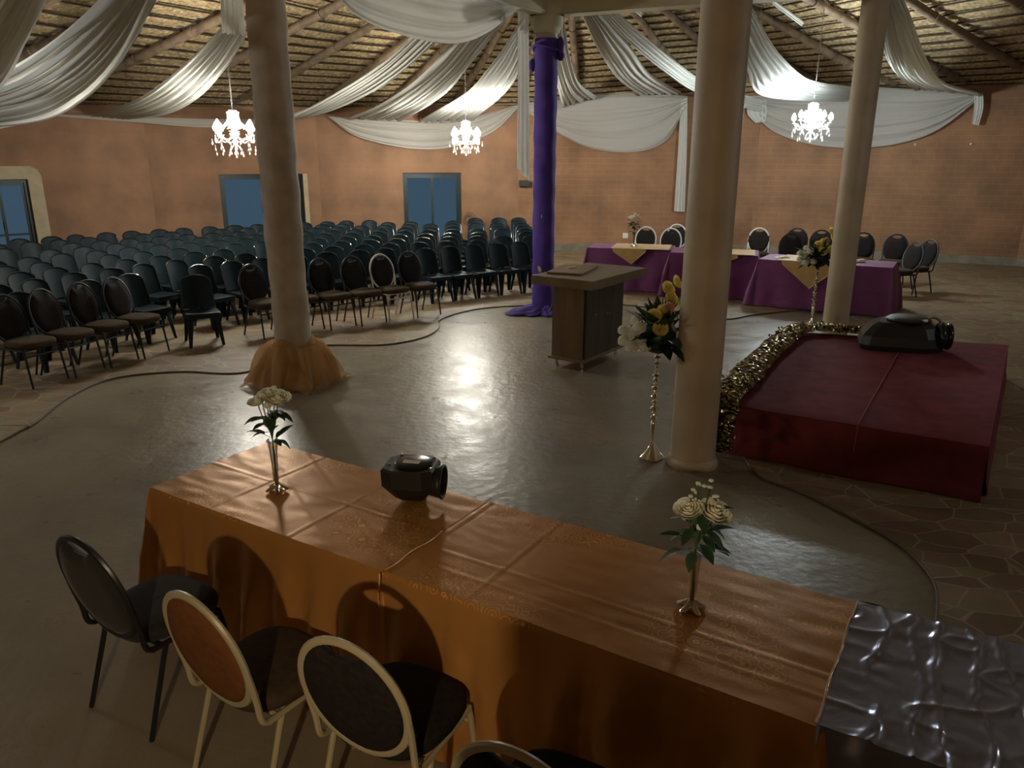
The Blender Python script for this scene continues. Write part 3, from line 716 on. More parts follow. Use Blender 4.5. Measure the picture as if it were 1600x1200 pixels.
for (px, py, Y, S, lab, cool) in [(366, 203, 12.0, .74, 'left crystal chandelier blazing beside the wrapped column', False),
                                  (728, 211, 16.0, .72, 'middle crystal chandelier above the packed plastic chairs', False),
                                  (1269, 186, 14.6, .74, 'right crystal chandelier in front of the pale swag', True)]:
    P = D(px, py, Y); make_chandelier(P, S, roof_z(P.x, P.y)-.02, lab, cool)
for (x, y, z, S, lab, cool) in [(7.4, 5.0, 2.85, .74, 'added unseen chandelier giving fill light over the right side of the hall, outside the frame', .22),
                                (-8.2, 7.2, 2.8, .74, 'added unseen chandelier giving fill light over the left side of the hall, outside the frame', .55)]:
    make_chandelier(Vector((x, y, z)), S, roof_z(x, y)-.02, lab, cool, dim=emis('fill_bulb_glow', (.90, .97, 1.0), BULB*cool))  # both chandeliers are added out of view as dim fill light
# low warm lamp on the rear wall beside the photographer
lp = Vector((-.58, -.50, 1.745))
t = thing('floor_lamp', 'bare warm bulb on a slim floor stand left of the viewpoint', 'lamp', (lp.x, lp.y, PZ))
mb = MB(); mb.lathe([(.13, 0), (.13, .015), (.03, .03), (.012, .05)], n=20); mb.build('base', M['frame_black'], t)
mb = MB(); mb.tube([(0, 0, .04), (0, 0, lp.z-PZ-.06)], .011, 8); mb.build('pole', M['frame_black'], t)
hz = lp.z-PZ
mb = MB(); mb.lathe([(.018, hz-.065), (.02, hz-.035), (.012, hz-.03)], n=12); mb.build('socket', M['frame_black'], t)
mb = MB(); mb.ball((0, 0, hz), .03, 14, 10); mb.build('bulb', M['bulb_warm'], t)
# unseen block, added to cast the hard shadow edge across the copper cloth
u_, v_ = Vector((.83, .556, 0)), Vector((.556, -.83, 0)); c0 = Vector((-.42, .34, 0))
cen = c0+u_*.35+v_*.5
mb = MB(); mb.box((cen.x, cen.y, .733), (.7, 1.0, 1.466), math.atan2(u_.y, u_.x)); tag(mb.build('trim_shadow_block', M['fab_seat'], smooth=False), 'unseen block added below the viewpoint to cast the shadow edge on the copper cloth', kind='structure')

# ---------------------------------------------------------------- tables with cloths
def tablecloth(name, mat_, L, Wd, h, zb, seed=0, flare=.05, fold=.03, nf=9, wr=.0025, crumple=0, creases=(), corner=.08, hem=None, res=.012):
    """local frame: x 0..L along the front edge, y 0..Wd away from the front; origin on the floor"""
    rnd = random.Random(seed); ph = [rnd.uniform(0, 6.3) for _ in range(6)]
    def H(x, y):
        z = wr*(vn(x*7+seed, y*16, seed)*1.3 + .7*math.sin(x*9+y*34+3*vn(x*3, y*3, seed)+ph[0])*max(0, vn(x*2.2+seed, y*2.2)+.25))
        if crumple:
            a = 1-abs(vn(x*3.2+y*1.6+seed, y*5.5-x*2.2, 1.7))*2.6; b = 1-abs(vn(x*8-y*3, y*8+x*2, 4.1))*2.2
            z += crumple*(max(0, a)**5*.7+max(0, b)**4*.15+.5*vn(x*3, y*3, 2.2))
            for c_, sl, w0 in ((.13, -.06, .008), (.25, -.08, .006), (.31, -.07, .010), (.44, -.10, .007), (.58, -.20, .009), (.72, .20, .007), (.82, .35, .009), (.98, .5, .007), (1.12, .55, .009), (1.25, .6, .007), (1.4, .6, .009)):
                d = x-(c_+sl*y+.05*vn(y*4, c_*9)+.02*vn(y*11, c_*5)); z += crumple*1.1*math.exp(-(d/w0)**2)*(.6+.6*vn(y*5, c_*3))
        for (kind, c, a) in creases:
            d = (x-c) if kind == 'x' else (y-c) if kind == 'y' else (x*.5+y*.86-c)
            z += a*math.exp(-(d/.006)**2) - .4*a*math.exp(-((d-.014)/.01)**2)
        return z
    nx, ny = max(4, int(L/res)), max(4, int(Wd/res))
    mb = MB(); mb.grid(lambda u, v: (u*L, v*Wd, h+H(u*L, v*Wd)), nx+1, ny+1)
    # drop
    rc = .02; per = []
    def addline(a, b, nrm, n):
        for k in range(n): per.append((a[0]+(b[0]-a[0])*k/n, a[1]+(b[1]-a[1])*k/n, nrm[0], nrm[1], 0))
    def addcorner(c, a0):
        for k in range(10):
            a = a0+PI/2*k/10; per.append((c[0], c[1], math.cos(a), math.sin(a), math.sin(PI*k/10)))
    s_ = res*1.2
    addline((0, 0), (L, 0), (0, -1), int(L/s_)); addcorner((L, 0), -PI/2)
    addline((L, 0), (L, Wd), (1, 0), int(Wd/s_)); addcorner((L, Wd), 0)
    addline((L, Wd), (0, Wd), (0, 1), int(L/s_)); addcorner((0, Wd), PI/2)
    addline((0, Wd), (0, 0), (-1, 0), int(Wd/s_)); addcorner((0, 0), PI)
    cum = [0]
    for i in range(1, len(per)): cum.append(cum[-1]+max(.004, math.hypot(per[i][0]-per[i-1][0], per[i][1]-per[i-1][1])))
    T = cum[-1]; hd = h-zb
    def f(u, v):
        i = round(u*len(per)) % len(per); x, y, nx_, ny_, ck = per[i]; s = cum[i]; v2 = v
        if v < .04: r = .006*math.sin(v/.04*PI/2); z = h-v*hd
        fo = fold*((abs(math.sin(s*nf*.5+ph[1]+1.5*math.sin(s*1.7+ph[2])))**.6*1.6-.9) * (.35+.65*max(0, math.sin(s*2.1+ph[4]))) + .5*math.sin(s*nf*2.3+ph[3]) + .9*vn(s*3, v*1.5+seed, seed)) + .25*fold*vn(s*14, v*9, seed)
        r = .006*min(1, v/.04) + (flare*v + fo*min(1, v*1.3) + fold*1.1*min(1, v*2)) + corner*ck*v
        if crumple: r += crumple*vn(s*9, v*7, seed)*1.5
        r = max(r, .004*min(1, v/.03))
        return (x+nx_*r, y+ny_*r, h+H(x, y)*(1-min(1, v*20)) - v*hd + (.015*vn(s*4, seed)*v if zb > .06 else 0))
    mb.grid(f, len(per), 36, cu=True)
    return mb.build(name, mat_, sharp=0)
def trestle(L, Wd, h, P, rz, lab, cat='table', z0=0):
    t = thing('trestle_table', lab, cat, P, rz)
    mb = MB(); mb.box((L/2, Wd/2, h-z0-.02), (L, Wd, .03), 0, .003); mb.build('tabletop', M['wood_table'], t)
    for x in (.12, L-.12):
        for y in (.08, Wd-.08):
            mb = MB(); mb.tube([(x, y, 0), (x, y, h-z0-.035)], .014, 8); mb.build('leg', M['frame_black'], t)
    return t
A0 = G(235, 762, .75); E0 = G(1270, 1135, .75)
u = (E0-A0); u.z = 0; LT = u.length; u.normalize(); nrm = Vector((-u.y, u.x, 0)); rzt = math.atan2(u.y, u.x); WT = .755
def TP(s, d=0, z=0): return Vector((A0.x, A0.y, 0))+u*s+nrm*d+Vector((0, 0, z))
segs = [(0.03, 1.50), (1.56, LT-.06), (LT+.02, LT+1.82)]
labs = ['trestle table under the left copper cloth', 'trestle table under the middle copper cloth', 'trestle table under the silver blue cloth']
for (a, b), lb in zip(segs, labs): trestle(b-a, WT-.03, .745, TP(a, .015), rzt, lb)
o = tablecloth('tablecloth', M['satin'], 1.52, WT, .752, .012, seed=3, flare=.03, fold=.05, nf=13, wr=.0022, creases=(('x', .45, .003), ('y', .38, .0035), ('x', .98, .0025), ('d', .62, .003), ('d', .80, .003)), corner=.03)
o.location = TP(0); o.rotation_euler = (0, 0, rzt); tag(o, 'copper satin cloth on the left foreground table, under the black blower', 'tablecloth', 'satin cloths on the foreground tables')
o = tablecloth('tablecloth', M['satin'], LT-1.53+.03, WT, .756, .014, seed=8, flare=.03, fold=.045, nf=12, wr=.0015, creases=(('x', .93, .003), ('y', .26, .003), ('y', .14, .003), ('x', .4, .002), ('x', .02, .004)), corner=.02)
o.location = TP(1.53); o.rotation_euler = (0, 0, rzt); tag(o, 'partly shadowed copper satin cloth in the middle of the foreground tables, under the right vase', 'tablecloth', 'satin cloths on the foreground tables')
o = tablecloth('tablecloth', M['silversatin'], 1.85, WT+.01, .762, .016, seed=12, flare=.02, fold=.02, nf=8, wr=.002, crumple=.011, corner=.03, res=.009)
o.location = TP(LT+.01); o.rotation_euler = (0, 0, rzt); tag(o, 'crumpled silvery blue satin cloth at the bottom right corner', 'tablecloth')

def hem(pts, par, r=.0035):
    mb = MB(); mb.tube(pts, r, 6); return mb.build('hem', M['hem'], par)
M['hem'] = mat('copper_hem', (.75, .48, .24), .35, .4)
cl2 = [o_ for o_ in COL.objects if o_.name.startswith('tablecloth')][1]
hem([(.002+.006*math.sin(k*.7), .0+k*.026, .7605) for k in range(16)], cl2)
hem([(.0+.004*math.sin(k*.9), -.030-.012*math.sin(k*.4), .757-k*.022) for k in range(24)], cl2)
cl3 = [o_ for o_ in COL.objects if o_.name.startswith('tablecloth')][2]
hem([(-.004+.003*math.sin(k*.5), k*.0252, .766) for k in range(31)], cl3)
# far head tables
def head_table(p_front_l, p_front_r, wd, seed, lab, cl, runner=None):
    a, b = p_front_l, p_front_r; d = b-a; d.z = 0; L = d.length; rz = math.atan2(d.y, d.x)
    trestle(L-.06, wd-.06, .745-PZ+.02, Vector((a.x, a.y, PZ))+Matrix.Rotation(rz, 3, 'Z') @ Vector((.03, .03, 0)), rz, lab, z0=.02)
    o = tablecloth('tablecloth', M['purple'], L, wd, .752, PZ+.012, seed=seed, flare=.06, fold=.03, nf=6, wr=.003, corner=.10, res=.03)
    o.location = (a.x, a.y, 0); o.rotation_euler = (0, 0, rz); tag(o, cl, 'tablecloth', 'purple cloths on the head table')
    return rz, L
T1a, T1b = G(918, 387, .75), G(1050, 391.5, .75)
T2a, T2b = G(1047, 394.5, .75), G(1184, 400, .75)
T3a, T3b = G(1186, 405, .75), G(1395, 419, .75)
r1, L1 = head_table(T1a, T1b, .78, 21, 'head table under the left purple cloth', 'purple cloth on the left end of the head table, behind the lectern')
r2, L2 = head_table(T2a, T2b, .80, 22, 'head table under the middle purple cloth', 'purple cloth on the middle of the head table, half hidden by the nearest column')
r3, L3 = head_table(T3a, T3b, .80, 23, 'head table under the right purple cloth', 'purple cloth on the right end of the head table, behind the far flower stand')
def runner(a, rz, x0, x1, wd, xt, tri, lab):
    """gold overlay: strip on the top plus the hanging triangle"""
    mb = MB(); z = .768
    mb.grid(lambda u_, v_: (x0+(x1-x0)*u_, -.075+(wd+.075)*v_ if v_ > 0 else -.075, z+.003*vn(u_*6, v_*6)), 20, 6)
    mb.add([(xt[0], -.078, z), (xt[2], -.078, z), (xt[2]-.02, -.105, z-.06), (xt[1], -.145, z-tri), (xt[0]+.02, -.105, z-.06)], [(0, 4, 2, 1), (4, 3, 2)])
    o = mb.build('table_runner', M['gold_runner'], sharp=0); o.location = (a.x, a.y, 0); o.rotation_euler = (0, 0, rz)
    h = MB(); h.tube([(xt[0], -.082, z), (xt[2], -.082, z)], .006, 5); h.tube([(xt[2]-.01, -.10, z-.04), (xt[1], -.15, z-tri)], .006, 5)
    h.build('hem', M['trim_cream'], o)
    tag(o, lab, 'table runner', 'gold overlays on the head table')
runner(T1a, r1, .42, L1-.05, .72, (.45, .80, 1.05), .26, 'gold overlay with hanging point on the left head table, behind the lectern')
runner(T2a, r2, L2-.9, L2-.05, .7, (L2-.9, L2-.6, L2-.3), .16, 'gold overlay on the middle head table just right of the nearest column')
runner(T3a, r3, .30, 1.35, .72, (.36, .82, 1.25), .40, 'gold overlay with long hanging point behind the far flower stand')
for px, py, lab in [(1344, 408, 'small pale napkin on the right head table, right of the rear column'), (1222, 403, 'small folded pale napkin at the left end of the right head table')]:
    P = G(px, py, .77); mb = MB(); mb.box((0, 0, .008), (.22, .10, .012), .3, .004); mb.box((.01, .01, .02), (.16, .07, .012), .6, .004)
    o = mb.build('napkin', M['trim_cream']); o.location = P; tag(o, lab, 'napkin')

# ---------------------------------------------------------------- lectern
LF = G(911, 578); a = Vector((.575, .818, 0)); b = Vector((-.818, .575, 0)); rzl = math.atan2(a.y, a.x)
t = thing('lectern', 'wooden lectern with broad slab top on short steel feet, standing on the bare floor', 'lectern', LF, rzl)
BL_, BW_, LH = .90, .40, 1.05           # local x = along a, local y = along b
mb = MB(); mb.box((BL_/2-.02, BW_/2, .105), (BL_+.10, BW_+.08, .03), 0, .003); mb.build('plinth', M['lam_top'], t)
mb = MB(); mb.box((BL_/2-.02, BW_/2, (.12+LH-.10)/2), (BL_-.03, BW_-.02, LH-.10-.12)); mb.build('core', M['laminate_dark'], t, smooth=False)
mb = MB(); mb.box((.0-.03, BW_/2, (.12+LH-.10)/2), (.02, BW_+.005, LH-.22), 0, .002); mb.build('end_panel', M['laminate'], t)
mb = MB()
mb.box((BL_/2-.01, -.012, (.12+LH-.10)/2), (BL_-.02, .022, LH-.22), 0, .002)
fp = mb.build('side_panel', M['laminate_dark'], t)
for k, (x, z) in enumerate([(.20, .60), (.48, .575), (.54, .56)]):
    mb = MB(); mb.tube([(x, -.024, z), (x+.012, -.03, z+.02)], .004, 6); mb.build('screw', M['steel'], fp)
mb = MB(); mb.box((BL_/2+.04, BW_/2+.02, LH-.055), (1.30, .80, .10), 0, .006); top_ = mb.build('top_slab', M['lam_top'], t)
mb = MB(); mb.box((BL_/2-.02, BW_/2+.22, LH+.008), (.72, .42, .018), .25, .003); tr = mb.build('reading_board', M['wood_tray'], t)
for (x, y) in [(.02, .03), (.02, BW_-.03), (BL_-.06, .03), (BL_-.06, BW_-.03)]:
    mb = MB(); mb.lathe([(.026, 0), (.026, .01), (.018, .014), (.018, .092)], (x, y, 0), 14); mb.build('foot', M['steel'], t)
P = LF+Matrix.Rotation(rzl, 3, 'Z') @ Vector((BL_/2+.02, BW_/2+.26, LH+.018))
mb = MB(); mb.box((0, 0, .006), (.11, .035, .010), .3, .002); o = mb.build('paper_slip', M['white']); o.location = P; tag(o, 'small white slip of paper on top of the lectern', 'paper')

# ---------------------------------------------------------------- stage
S1, S2, S3, S4 = Vector((1.74, 6.02, 0)), Vector((3.36, 5.06, 0)), Vector((5.33, 8.03, 0)), Vector((3.22, 8.66, 0)); SH = .40
t = thing('stage', 'low stage covered in dark red carpet beside the nearest column', 'stage', (S1.x, S1.y, PZ))
def QL(u_, v_): return S1.lerp(S2, u_).lerp(S4.lerp(S3, u_), v_)
def loc(p, z): return (p.x-S1.x, p.y-S1.y, z-PZ)
mb = MB()
mb.grid(lambda u_, v_: loc(QL(u_, v_), SH+.004*vn(u_*7, v_*9)-.012*(max(0, .04-v_)/.04)**2), 60, 70)
def skirt_(pa, pb, out, n=80):
    d = (pb-pa); L = d.length; nn = Vector((d.y, -d.x, 0)).normalized()
    def f(u_, v_):
        p = pa.lerp(pb, u_); bulge = (.10*v_**2 + .05*v_) * out + .012*math.sin(u_*L*6+v_*2)*v_*(1 if out == 1 else .2)
        if v_ > .72: bulge += .035*math.sin((v_-.72)/.28*PI)*out
        z = SH*(1-v_)-.006 if v_ > 0 else SH-.014
        p = p+nn*bulge; return loc(p, max(z, PZ+.004))
    mb.grid(f, n, 20)
skirt_(S1, S2, 1); skirt_(S2, S3, .25); skirt_(S3, S4, .3); skirt_(S4, S1, .25)
mb.build('carpet', M['red'], t, sharp=0)
mb = MB(); q = [QL(.545, -.0+k/20*.97) for k in range(21)]
mb.tube([loc(p, SH+.004) for p in q], .0035, 5)
nn = (Vector(((S2-S1).y, -(S2-S1).x, 0))).normalized()
mb.tube([loc(q[0]+nn*(.10*v*v+.05*v+.006), SH*(1-v)-.01) for v in [k/10*.5 for k in range(11)]], .0035, 5)
mb.build('carpet_seam', M['seam'], t)
core = MB(); pts = [S1.lerp(S3, .02), S2.lerp(S4, .02), S3.lerp(S1, .02), S4.lerp(S2, .02)]
core.add([loc(p, PZ) for p in pts]+[loc(p, SH-.03) for p in pts], [(3, 2, 1, 0), (4, 5, 6, 7), (0, 1, 5, 4), (1, 2, 6, 5), (2, 3, 7, 6), (3, 0, 4, 7)]); core.build('platform', M['wood_table'], t, smooth=False)
# gold foil garland along the left edge of the stage
def garland(path, wid, seed, lab, rise=.07):
    C = crom(path, 150); mb = MB(); rnd = random.Random(seed)
    def f(u_, v_):
        i = min(len(C)-2, int(u_*(len(C)-1))); p = C[i].lerp(C[i+1], min(1, u_*(len(C)-1)-i)); tn = (C[i+1]-C[i]).normalized(); sd = tn.cross(Vector((0, 0, 1)))
        if sd.length < .2: sd = Vector((.86, -.5, 0))
        sd.normalize(); up = sd.cross(tn).normalized()
        ss = i*.15
        w_ = (v_-.5)*wid*(1+.25*vn(ss, seed)) ; rf = rise*(1-(2*v_-1)**2)**.5*.9
        ui = u_*(len(C)-1); tw = .9*(abs(math.sin(ui*1.5+v_*2.5+1.2*vn(ui*.3, v_*2)))-.5)+.35*vn(ui*.9, v_*7, seed)
        return p + sd*w_ + up*(rf*(.55+.9*tw)+.02) + tn*.03*vn(i*.6, v_*6, seed+2)
    mb.grid(f, 900, 22)
    for k in range(150):       # torn loops and curls of foil
        i = rnd.randrange(2, len(C)-3); p = C[i]; tn = (C[i+1]-C[i]).normalized(); sd = tn.cross(Vector((0, 0, 1)))
        if sd.length < .2: sd = Vector((.86, -.5, 0))
        sd.normalize(); up = sd.cross(tn).normalized()
        c = p+sd*rnd.uniform(-.5, .5)*wid+up*rnd.uniform(.01, rise); r = rnd.uniform(.015, .04); a0 = rnd.uniform(0, 6); ax = Vector((rnd.uniform(-1, 1), rnd.uniform(-1, 1), rnd.uniform(-.3, 1))).normalized(); e1 = ax.orthogonal().normalized(); e2 = ax.cross(e1)
        wv = ax*rnd.uniform(.006, .014); n_ = 7; vs = []
        for j in range(n_):
            a_ = a0+j*.75; q_ = c+(e1*math.cos(a_)+e2*math.sin(a_))*r*(1-.05*j); vs += [q_-wv, q_+wv]
        mb.add(vs, [(2*j, 2*j+1, 2*j+3, 2*j+2) for j in range(n_-1)])
    return tag(mb.build('foil_garland', M['foil'], sharp=30), lab, 'garland')
gl = [Vector((1.62, 5.78, .06)), Vector((1.66, 5.86, .22)), Vector((1.74, 6.02, .42)), Vector((1.95, 6.36, .44)), Vector((2.35, 7.10, .44)), Vector((2.85, 7.95, .44)), Vector((3.25, 8.52, .44)), Vector((3.62, 8.58, .43)), Vector((3.95, 8.47, .42))]
garland(gl, .27, 5, 'ruffled gold and black foil garland along the left edge of the red stage')

# ---------------------------------------------------------------- round-back banquet chairs (facing local +y, origin on the floor)
def banquet(frame, seatm, backm, label, group=None, handle=True):
    t = thing('banquet_chair', label, 'chair', (0, 0, 0), 0, group)
    fr = M[frame]
    # seat cushion
    def cush(scale, z):
        out = []
        for k in range(40):
            a = 2*PI*k/40; c, s = math.cos(a), math.sin(a); e = .62
            x = abs(c)**e*math.copysign(1, c)*.215; y = abs(s)**e*math.copysign(1, s)*.215
            x *= 1-.10*max(0, -y/.215)
            out.append((x*scale, y*scale+.02, z))
        return out
    rings = [(.90, .402), (.985, .410), (1.0, .428), (.995, .447), (.95, .462), (.82, .472), (.5, .478), (.02, .480)]
    mb = MB(); vs = []
    for s, z in rings: vs += cush(s, z)
    fs = []
    for i in range(len(rings)-1):
        for k in range(40): fs.append((i*40+k, i*40+(k+1) % 40, (i+1)*40+(k+1) % 40, (i+1)*40+k))
    fs.append(tuple(range(40))[::-1]); mb.add(vs, fs); mb.build('seat', M[seatm], t, sharp=60)
    # backrest plane
    tilt = .22
    def BP(x, z, o=0): return (x, -.185-(z-.42)*tilt+o, z)
    zc, rx, rzz = .665, .202, .245
    N = 40; oval = [(rx*math.cos(2*PI*k/N), zc+rzz*math.sin(2*PI*k/N)) for k in range(N)]
    # hoop tube + its two side legs running tangentially to the rails
    mb = MB(); mb.tube([BP(x, z) for x, z in oval], .0125, 8, closed=True, flat=1.25)
    for s in (-1, 1):
        mb.tube(crom([BP(s*.200, .70), BP(s*.203, .60), BP(s*.197, .50), (s*.197, -.192, .425), (s*.197, -.165, .398), (s*.198, -.10, .392)], 14), .0125, 8)
    mb.build('back_frame', fr, t)
    # pad: front and back faces, top flattened to leave the hand hole
    mb = MB(); P_ = []
    for k in range(N):
        a = 2*PI*k/N; x, z = (rx-.012)*math.cos(a), zc+(rzz-.012)*math.sin(a)
        if handle and z > zc+rzz-.058 and abs(x) < .075:
            z = zc+rzz-.058+.012*math.cos(x/.075*PI/2)*-1
        P_.append((x, z))
    vs = []
    for (s, o) in [(.0, .028), (.6, .030), (.9, .024), (1.0, .008), (1.0, -.008), (.9, -.020), (.6, -.024), (.0, -.024)]:
        for x, z in P_: vs.append(BP(x*s, zc-.01+(z-zc+.01)*s, o))
    fs = []
    for i in range(7):
        for k in range(N): fs.append((i*N+k, i*N+(k+1) % N, (i+1)*N+(k+1) % N, (i+1)*N+k))
    mb.add(vs, fs); mb.build('backrest', M[backm], t, sharp=60)
    mb = MB()
    for s in (-1, 1): mb.tube([(s*.198, -.165, .394), (s*.2, .05, .392), (s*.2, .17, .392)], .0115, 8)
    mb.tube([(-.2, .172, .392), (.2, .172, .392)], .0115, 8); mb.tube([(-.197, -.12, .392), (.197, -.12, .392)], .0115, 8)
    mb.tube([(-.203, .185, .325), (.203, .185, .325)], .009, 8); mb.build('seat_frame', fr, t)
    for s in (-1, 1):
        for (p0, p1) in [((s*.2, .165, .40), (s*.212, .225, 0)), ((s*.198, -.10, .395), (s*.208, -.235, 0))]:
            mb = MB(); mb.tube([p0, (p0[0]*1.01, p0[1]+(.012 if p1[1] > 0 else -.02), p0[2]-.05), p1], [.0125, .0125, .011], 8); mb.build('leg', fr, t)
    return t
def pose(o, mid, facing):            # mid = point on the floor below the seat centre
    o.location = mid; o.rotation_euler = (0, 0, math.atan2(facing.y, facing.x)-PI/2); return o
# foreground row, backs towards the camera
fc = Vector((.50, .866, 0))
def hb(p, q): a_, b_ = G(*p, .40), G(*q, .40); m_ = (a_+b_)/2; return Vector((m_.x, m_.y, 0))
gF = 'round-back chairs drawn up to the foreground tables'
for args, mid, f in [
    (('frame_black', 'fab_black', 'fab_black', 'black round-back chair at the lower left corner, leftmost at the copper table', gF), hb((134, 974), (234, 1021)), Vector((.50, .87, 0))),
    (('frame_cream', 'fab_seat', 'fab_rust', 'cream framed round-back chair with rust back, right beside the black chair', gF, False), hb((304, 1068), (409, 1137)), Vector((.54, .84, 0))),
    (('frame_cream', 'fab_dark', 'fab_dark', 'cream framed chair with dark back and hand hole, second from the right', gF), hb((510, 1160), (640, 1200)), Vector((.42, .90, 0)))]:
    f = f.normalized(); pose(banquet(*args), mid+f*.19, f)
c4 = Vector((.05, 1.69, 0)); f = Vector((.45, .89, 0)).normalized()
pose(banquet('frame_cream', 'fab_dark', 'fab_dark', 'cream framed chair at the bottom edge, only the top of its hoop showing', gF), c4+f*.19, f)

# front row across the hall
gB = 'banquet chairs in the front row of the seating'
bd0 = banquet('frame_black', 'fab_seat', 'fab_dark', 'x', gB)
wh0 = banquet('frame_white', 'fab_seat', 'fab_dark', 'x', gB)
row = [((5, 602), (50, 608), 0, 'dark round-back chair at the far left end of the front row, cut by the frame'),
       ((68, 587), (117, 591), 0, 'dark round-back chair second from the left end of the front row'),
       ((127, 571), (172, 575), 0, 'dark round-back chair third from the left in the front row'),
       ((178, 557), (226, 561), 0, 'dark round-back chair fourth from the left, beside the gap in the front row'),
       ((384, 524), (412, 531), 0, 'dark round-back chair just right of the lone plastic chair, left of the wrapped column'),
       ((438, 516), (466, 522), 0, 'dark round-back chair hidden mostly behind the wrapped column'),
       ((489, 509), (517, 516), 0, 'dark round-back chair just right of the wrapped column'),
       ((539, 503), (565, 510), 0, 'dark round-back chair between the wrapped column and the white framed chair'),
       ((583, 497), (609, 504), 1, 'white framed round-back chair standing out in the front row'),
       ((626, 490), (653, 497), 0, 'dark round-back chair at the right end of the banquet chairs, beside the white framed one')]
used = {0: False, 1: False}
for p, q, k, lab in row:
    a_, b_ = G(*p, PZ), G(*q, PZ); f = (b_-a_); f.z = 0; f.normalize(); right = Vector((f.y, -f.x, 0))
    mid = (a_+b_)/2-right*.21; mid.z = PZ; src = (bd0, wh0)[k]
    rz_ = math.atan2(f.y, f.x)-PI/2
    if not used[k]: used[k] = True; src.location = mid; src.rotation_euler = (0, 0, rz_); src['label'] = lab
    else: dup(src, mid, rz_, lab, gB)
# head table chairs
gH = 'round-back chairs behind the head table'
hd = [(1010, 360, 15.9, 1, (-.25, -.97), 'dark chair with white rim behind the left head table, right of the small vase'),
      (1049, 361, 15.6, 1, (-.2, -.98), 'white rimmed dark chair left of the nearest column, the front one of a pair'),
      (1058, 353, 16.5, 1, (-.1, -.99), 'white rimmed dark chair left of the nearest column, the rear one of a pair'),
      (1187, 359, 15.7, 1, (-.3, -.95), 'white hooped chair with a black jacket, just right of the nearest column'),
      (1237, 371, 14.6, 0, (-.35, -.93), 'dark brown chair close behind the head table, left of the far flowers'),
      (1246, 361, 15.7, 0, (-.3, -.95), 'dark brown chair further back, left of the far flowers'),
      (1284, 363, 15.3, 0, (-.3, -.95), 'dark chair hidden behind the far yellow flowers'),
      (1350, 366, 14.8, 0, (-.35, -.93), 'dark navy chair just right of the greyish rear column, with purple cloth'),
      (1402, 371, 14.5, 0, (-.55, -.83), 'dark chair at the right end behind the head table, left one of three'),
      (1433, 383, 13.2, 0, (-.95, -.3), 'dark chair nearest at the right end of the head table, turned sideways'),
      (1456, 375, 13.6, 0, (-.93, -.36), 'dark chair standing furthest right beyond the head table')]
for px, py, Y, k, f, lab in hd:
    f = Vector((*f, 0)).normalized(); P = D(px, py, Y); mid = Vector((P.x, P.y, PZ))+f*.29
    dup((bd0, wh0)[k], mid, math.atan2(f.y, f.x)-PI/2, lab, gH)
def jacket(px, py, Y, f, m_, lab, name):
    f = Vector((*f, 0)).normalized(); P = D(px, py, Y); mb = MB()
    def fn(u_, v_):
        x = (u_-.5)*.42; s = (v_-.5)*2; y = .05*s/abs(s+1e-6)*min(1, abs(s)*6)-.29; z = .80-abs(s)*.34+.02*vn(x*9, s*3)
        return (x*(1+.05*math.sin(v_*9)), y+.02*vn(x*14, v_*5)-.06*(.8-z)*-1, z)
    mb.grid(fn, 16, 22); o = mb.build(name, m_, sharp=0, solid=.012); pose(o, Vector((P.x, P.y, PZ))+f*.29, f); tag(o, lab, name.replace('_', ' '))
jacket(1187, 359, 15.7, (-.3, -.95), M['fab_black'], 'black jacket hung over the white hooped chair behind the head table', 'jacket')

